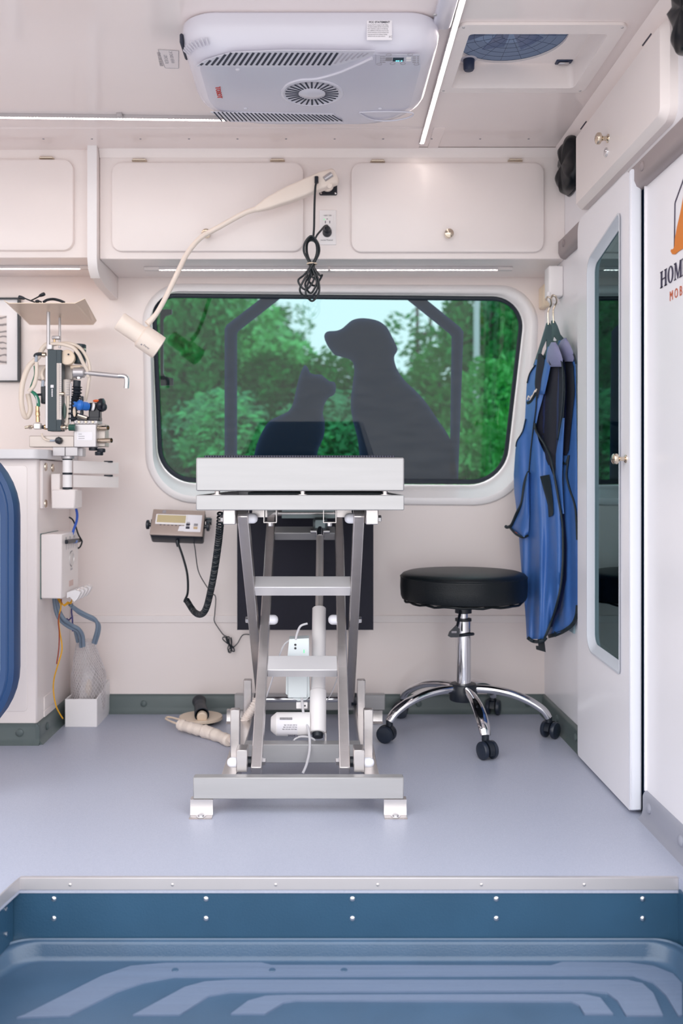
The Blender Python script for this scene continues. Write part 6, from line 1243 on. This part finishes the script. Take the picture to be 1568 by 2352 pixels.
cr = n.new('ShaderNodeValToRGB'); cr.color_ramp.elements[0].color = lin((128, 122, 124)); cr.color_ramp.elements[1].color = lin((220, 212, 210)); cr.color_ramp.elements[1].position = .35
l.new(tcn.outputs['Object'], wv.inputs['Vector']); l.new(wv.outputs['Fac'], cr.inputs[0]); l.new(cr.outputs[0], b.inputs['Base Color'])
B().box((xp0 + .05, YB - .0125, P(0, 838, YB).z), (P(18, 0, YB).x, YB - .0115, P(0, 726, YB).z)).build('print', pm, pf)
bfm = M('blue_moulded_plastic', (30, 62, 104), .38, var=.03)
BY = 2.30
hp_ = thing('rounded_hoop', P(-200, 1710, BY), 'blue padded rounded frame cut off by the left picture edge', 'frame')
q0, q1 = P(-560, 1722, BY), P(34, 1000, BY)
ol = rrect(q0.x, q0.z, q1.x, q1.z, 0.20, 12)
bb = B(); prof = [(0, 0.0), (-.001, .02), (.003, .045), (.014, .052), (.026, .045), (.036, .030), (.038, .0)]
rings = [[Vector((p.x, BY + .05 - dd, p.y)) for p in inset(ol, ii)] for ii, dd in ((.002, 0.0), (0, .02), (.005, .042), (.015, .050), (.019, .047), (.023, .050), (.038, .046), (.046, .025), (.048, 0.0))]
bb.loft(rings, cap0=False, cap1=False); bb.build('padded_rim', bfm, hp_)
bb = B(); bb.loft([[Vector((p.x, BY + .040, p.y)) for p in inset(ol, .044)], [Vector((p.x, BY + .052, p.y)) for p in inset(ol, .044)]]); bb.build('inner_panel', M('pale_blue_panel', (206, 214, 226), .4, var=.02), hp_)
bb = B(); bb.box((q0.x + .10, BY + .012, 0.0), (q0.x + .15, BY + .05, q0.z + .03), .006); bb.box((q1.x - .20, BY + .012, 0.0), (q1.x - .15, BY + .05, q0.z + .03), .006); bb.build('leg', bfm, hp_)

# ================================================================== OUTSIDE: TREES, BUSHES, POLES
bark = M('bark', (92, 82, 76), .9, var=.2, vscale=10)
greens = [M('leaf_green_%s' % 'abc'[i], c, .55, var=.35, vscale=3.0) for i, c in enumerate(((56, 170, 84), (92, 192, 98), (30, 136, 74)))]
def leafmesh(name, n_, rad, leaf, seed, mat, lumps=14):
    rnd = random.Random(seed); vs = []; fs = []; cs = []
    for _ in range(lumps):
        while True:
            p = Vector((rnd.uniform(-1, 1), rnd.uniform(-1, 1), rnd.uniform(-1, 1)))
            if p.length < 1: break
        cs.append((p * .72, rnd.uniform(.28, .5)))
    for _ in range(n_):
        c, r_ = rnd.choice(cs); d = Vector((rnd.gauss(0, 1), rnd.gauss(0, 1), rnd.gauss(0, 1))).normalized() * r_ * rnd.uniform(.6, 1)
        p = c + d; p = Vector((p.x * rad[0], p.y * rad[1], p.z * rad[2])); a = Vector((rnd.gauss(0, 1), rnd.gauss(0, 1), rnd.gauss(0, .6))).normalized(); b_ = a.orthogonal().normalized(); s = leaf * rnd.uniform(.6, 1.3); o = len(vs)
        vs += [p - a * s, p + b_ * s * .5, p + a * s, p - b_ * s * .5]; fs.append([o, o + 1, o + 2, o + 3])
    me = bpy.data.meshes.new(name); me.from_pydata(vs, [], fs); me.update(); me.materials.append(mat); return me
crown_a = leafmesh('crown', 11000, (1, 1, 1), .05, 1, greens[0]); crown_b = leafmesh('crown', 11000, (1, 1, 1), .05, 2, greens[1]); crown_c = leafmesh('crown', 11000, (1, 1, 1), .05, 3, greens[2]); crown_t = leafmesh('crown', 1500, (1, 1, 1), .06, 4, greens[0], 10)
def tree(name, px, py, Y, r, rz, mesh, label, cat='tree'):
    c = P(px, py, Y); t = thing(name, (c.x, Y, -.65), label, cat, 'greenery beyond the window')
    cr_ = bpy.data.objects.new('crown', mesh); C.objects.link(cr_); cr_.parent = t; cr_.location = (0, 0, c.z + .65); cr_.scale = (r, r, rz); cr_.rotation_euler = (0, 0, (px * 37 % 628) / 100); cr_['kind'] = 'stuff'
    B().tube([(c.x, Y, -.66), (c.x + .05, Y, c.z * .4), (c.x - .03, Y, c.z - rz * .2), (c.x, Y, c.z + rz * .5)], lambda q: .07 - .05 * q, 8, 4).build('trunk', bark, t)
tree('leafy_tree', 400, 820, 9.5, 1.0, 1.1, crown_a, 'leafy tree outside behind the dark bracket reflection at the left of the window')
tree('leafy_tree', 560, 900, 11.0, 1.4, 1.3, crown_b, 'lighter leafy tree outside behind the left leg of the house outline')
tree('leafy_tree', 480, 760, 14.0, 1.5, 1.3, crown_c, 'tall dark tree outside left of the house outline')
tree('leafy_tree', 690, 935, 10.0, 0.95, 0.85, crown_a, 'bushy tree outside behind the cat silhouette')
tree('leafy_tree', 800, 990, 9.0, 0.95, 0.7, crown_c, 'low dark tree outside between cat and dog silhouettes')
tree('leafy_tree', 640, 770, 15.0, 0.9, 0.7, crown_t, 'thin tree outside under the left roof slope of the outline')
tree('leafy_tree', 960, 860, 13.0, 0.9, 1.0, crown_t, 'thin pale tree outside right of the dog silhouette')
tree('leafy_tree', 1010, 960, 10.0, 1.0, 0.8, crown_b, 'leafy tree outside behind the back of the dog silhouette')
tree('leafy_tree', 1130, 850, 9.5, 0.75, 1.2, crown_a, 'tall tree outside at the right side of the window')
tree('leafy_tree', 1190, 780, 12.0, 1.0, 1.5, crown_c, 'dark tree outside in the top right corner of the window')
for k, (px, py, Y, r, m_, lb_) in enumerate(((420, 1060, 8.0, .8, crown_c, 'dark bush outside at the lower left of the window'), (600, 1080, 7.5, .8, crown_a, 'bush outside hidden mostly by the table top'), (860, 1080, 7.5, .8, crown_c, 'dark bush outside low behind the dog silhouette'), (1120, 1050, 8.0, .8, crown_b, 'bush outside at the lower right of the window'))):
    c = P(px, py, Y); t = thing('bush', (c.x, Y, -.65), lb_, 'bush', 'greenery beyond the window'); cr_ = bpy.data.objects.new('foliage', m_); C.objects.link(cr_); cr_.parent = t; cr_.location = (0, 0, c.z + .65); cr_.scale = (r, r, .85); cr_.rotation_euler = (0, 0, k); cr_['kind'] = 'stuff'
    B().tube([(c.x, Y, -.66), (c.x + .04, Y, c.z)], .03, 7, 0).build('stem', bark, t)
for px, Y, h_, lb_ in ((958, 16, 5.2, 'slim utility pole outside left of the right house leg'), (988, 17, 4.6, 'shorter utility pole outside beside the slim one'), (1094, 9.0, 3.2, 'pale lamp post outside near the right end of the window')):
    c = P(px, 900, Y); t = thing('utility_pole' if Y > 10 else 'lamp_post', (c.x, Y, -.65), lb_, 'pole'); B().cyl((c.x, Y, -.66), (c.x, Y, h_ - .65), .045, .03, 10).build('post', bark if Y > 10 else M('pale_post', (220, 222, 224), .5, var=0), t)
    if Y > 10: B().box((c.x - .35, Y - .03, h_ - 1.1), (c.x + .35, Y + .03, h_ - 1.03)).build('crossarm', bark, t)
    else: B().tube([(c.x, Y, h_ - .7), (c.x, Y, h_ - .55), (c.x - .1, Y, h_ - .45), (c.x - .25, Y, h_ - .48)], .028, 8).build('lamp_arm', M('pale_post', (220, 222, 224)), t)
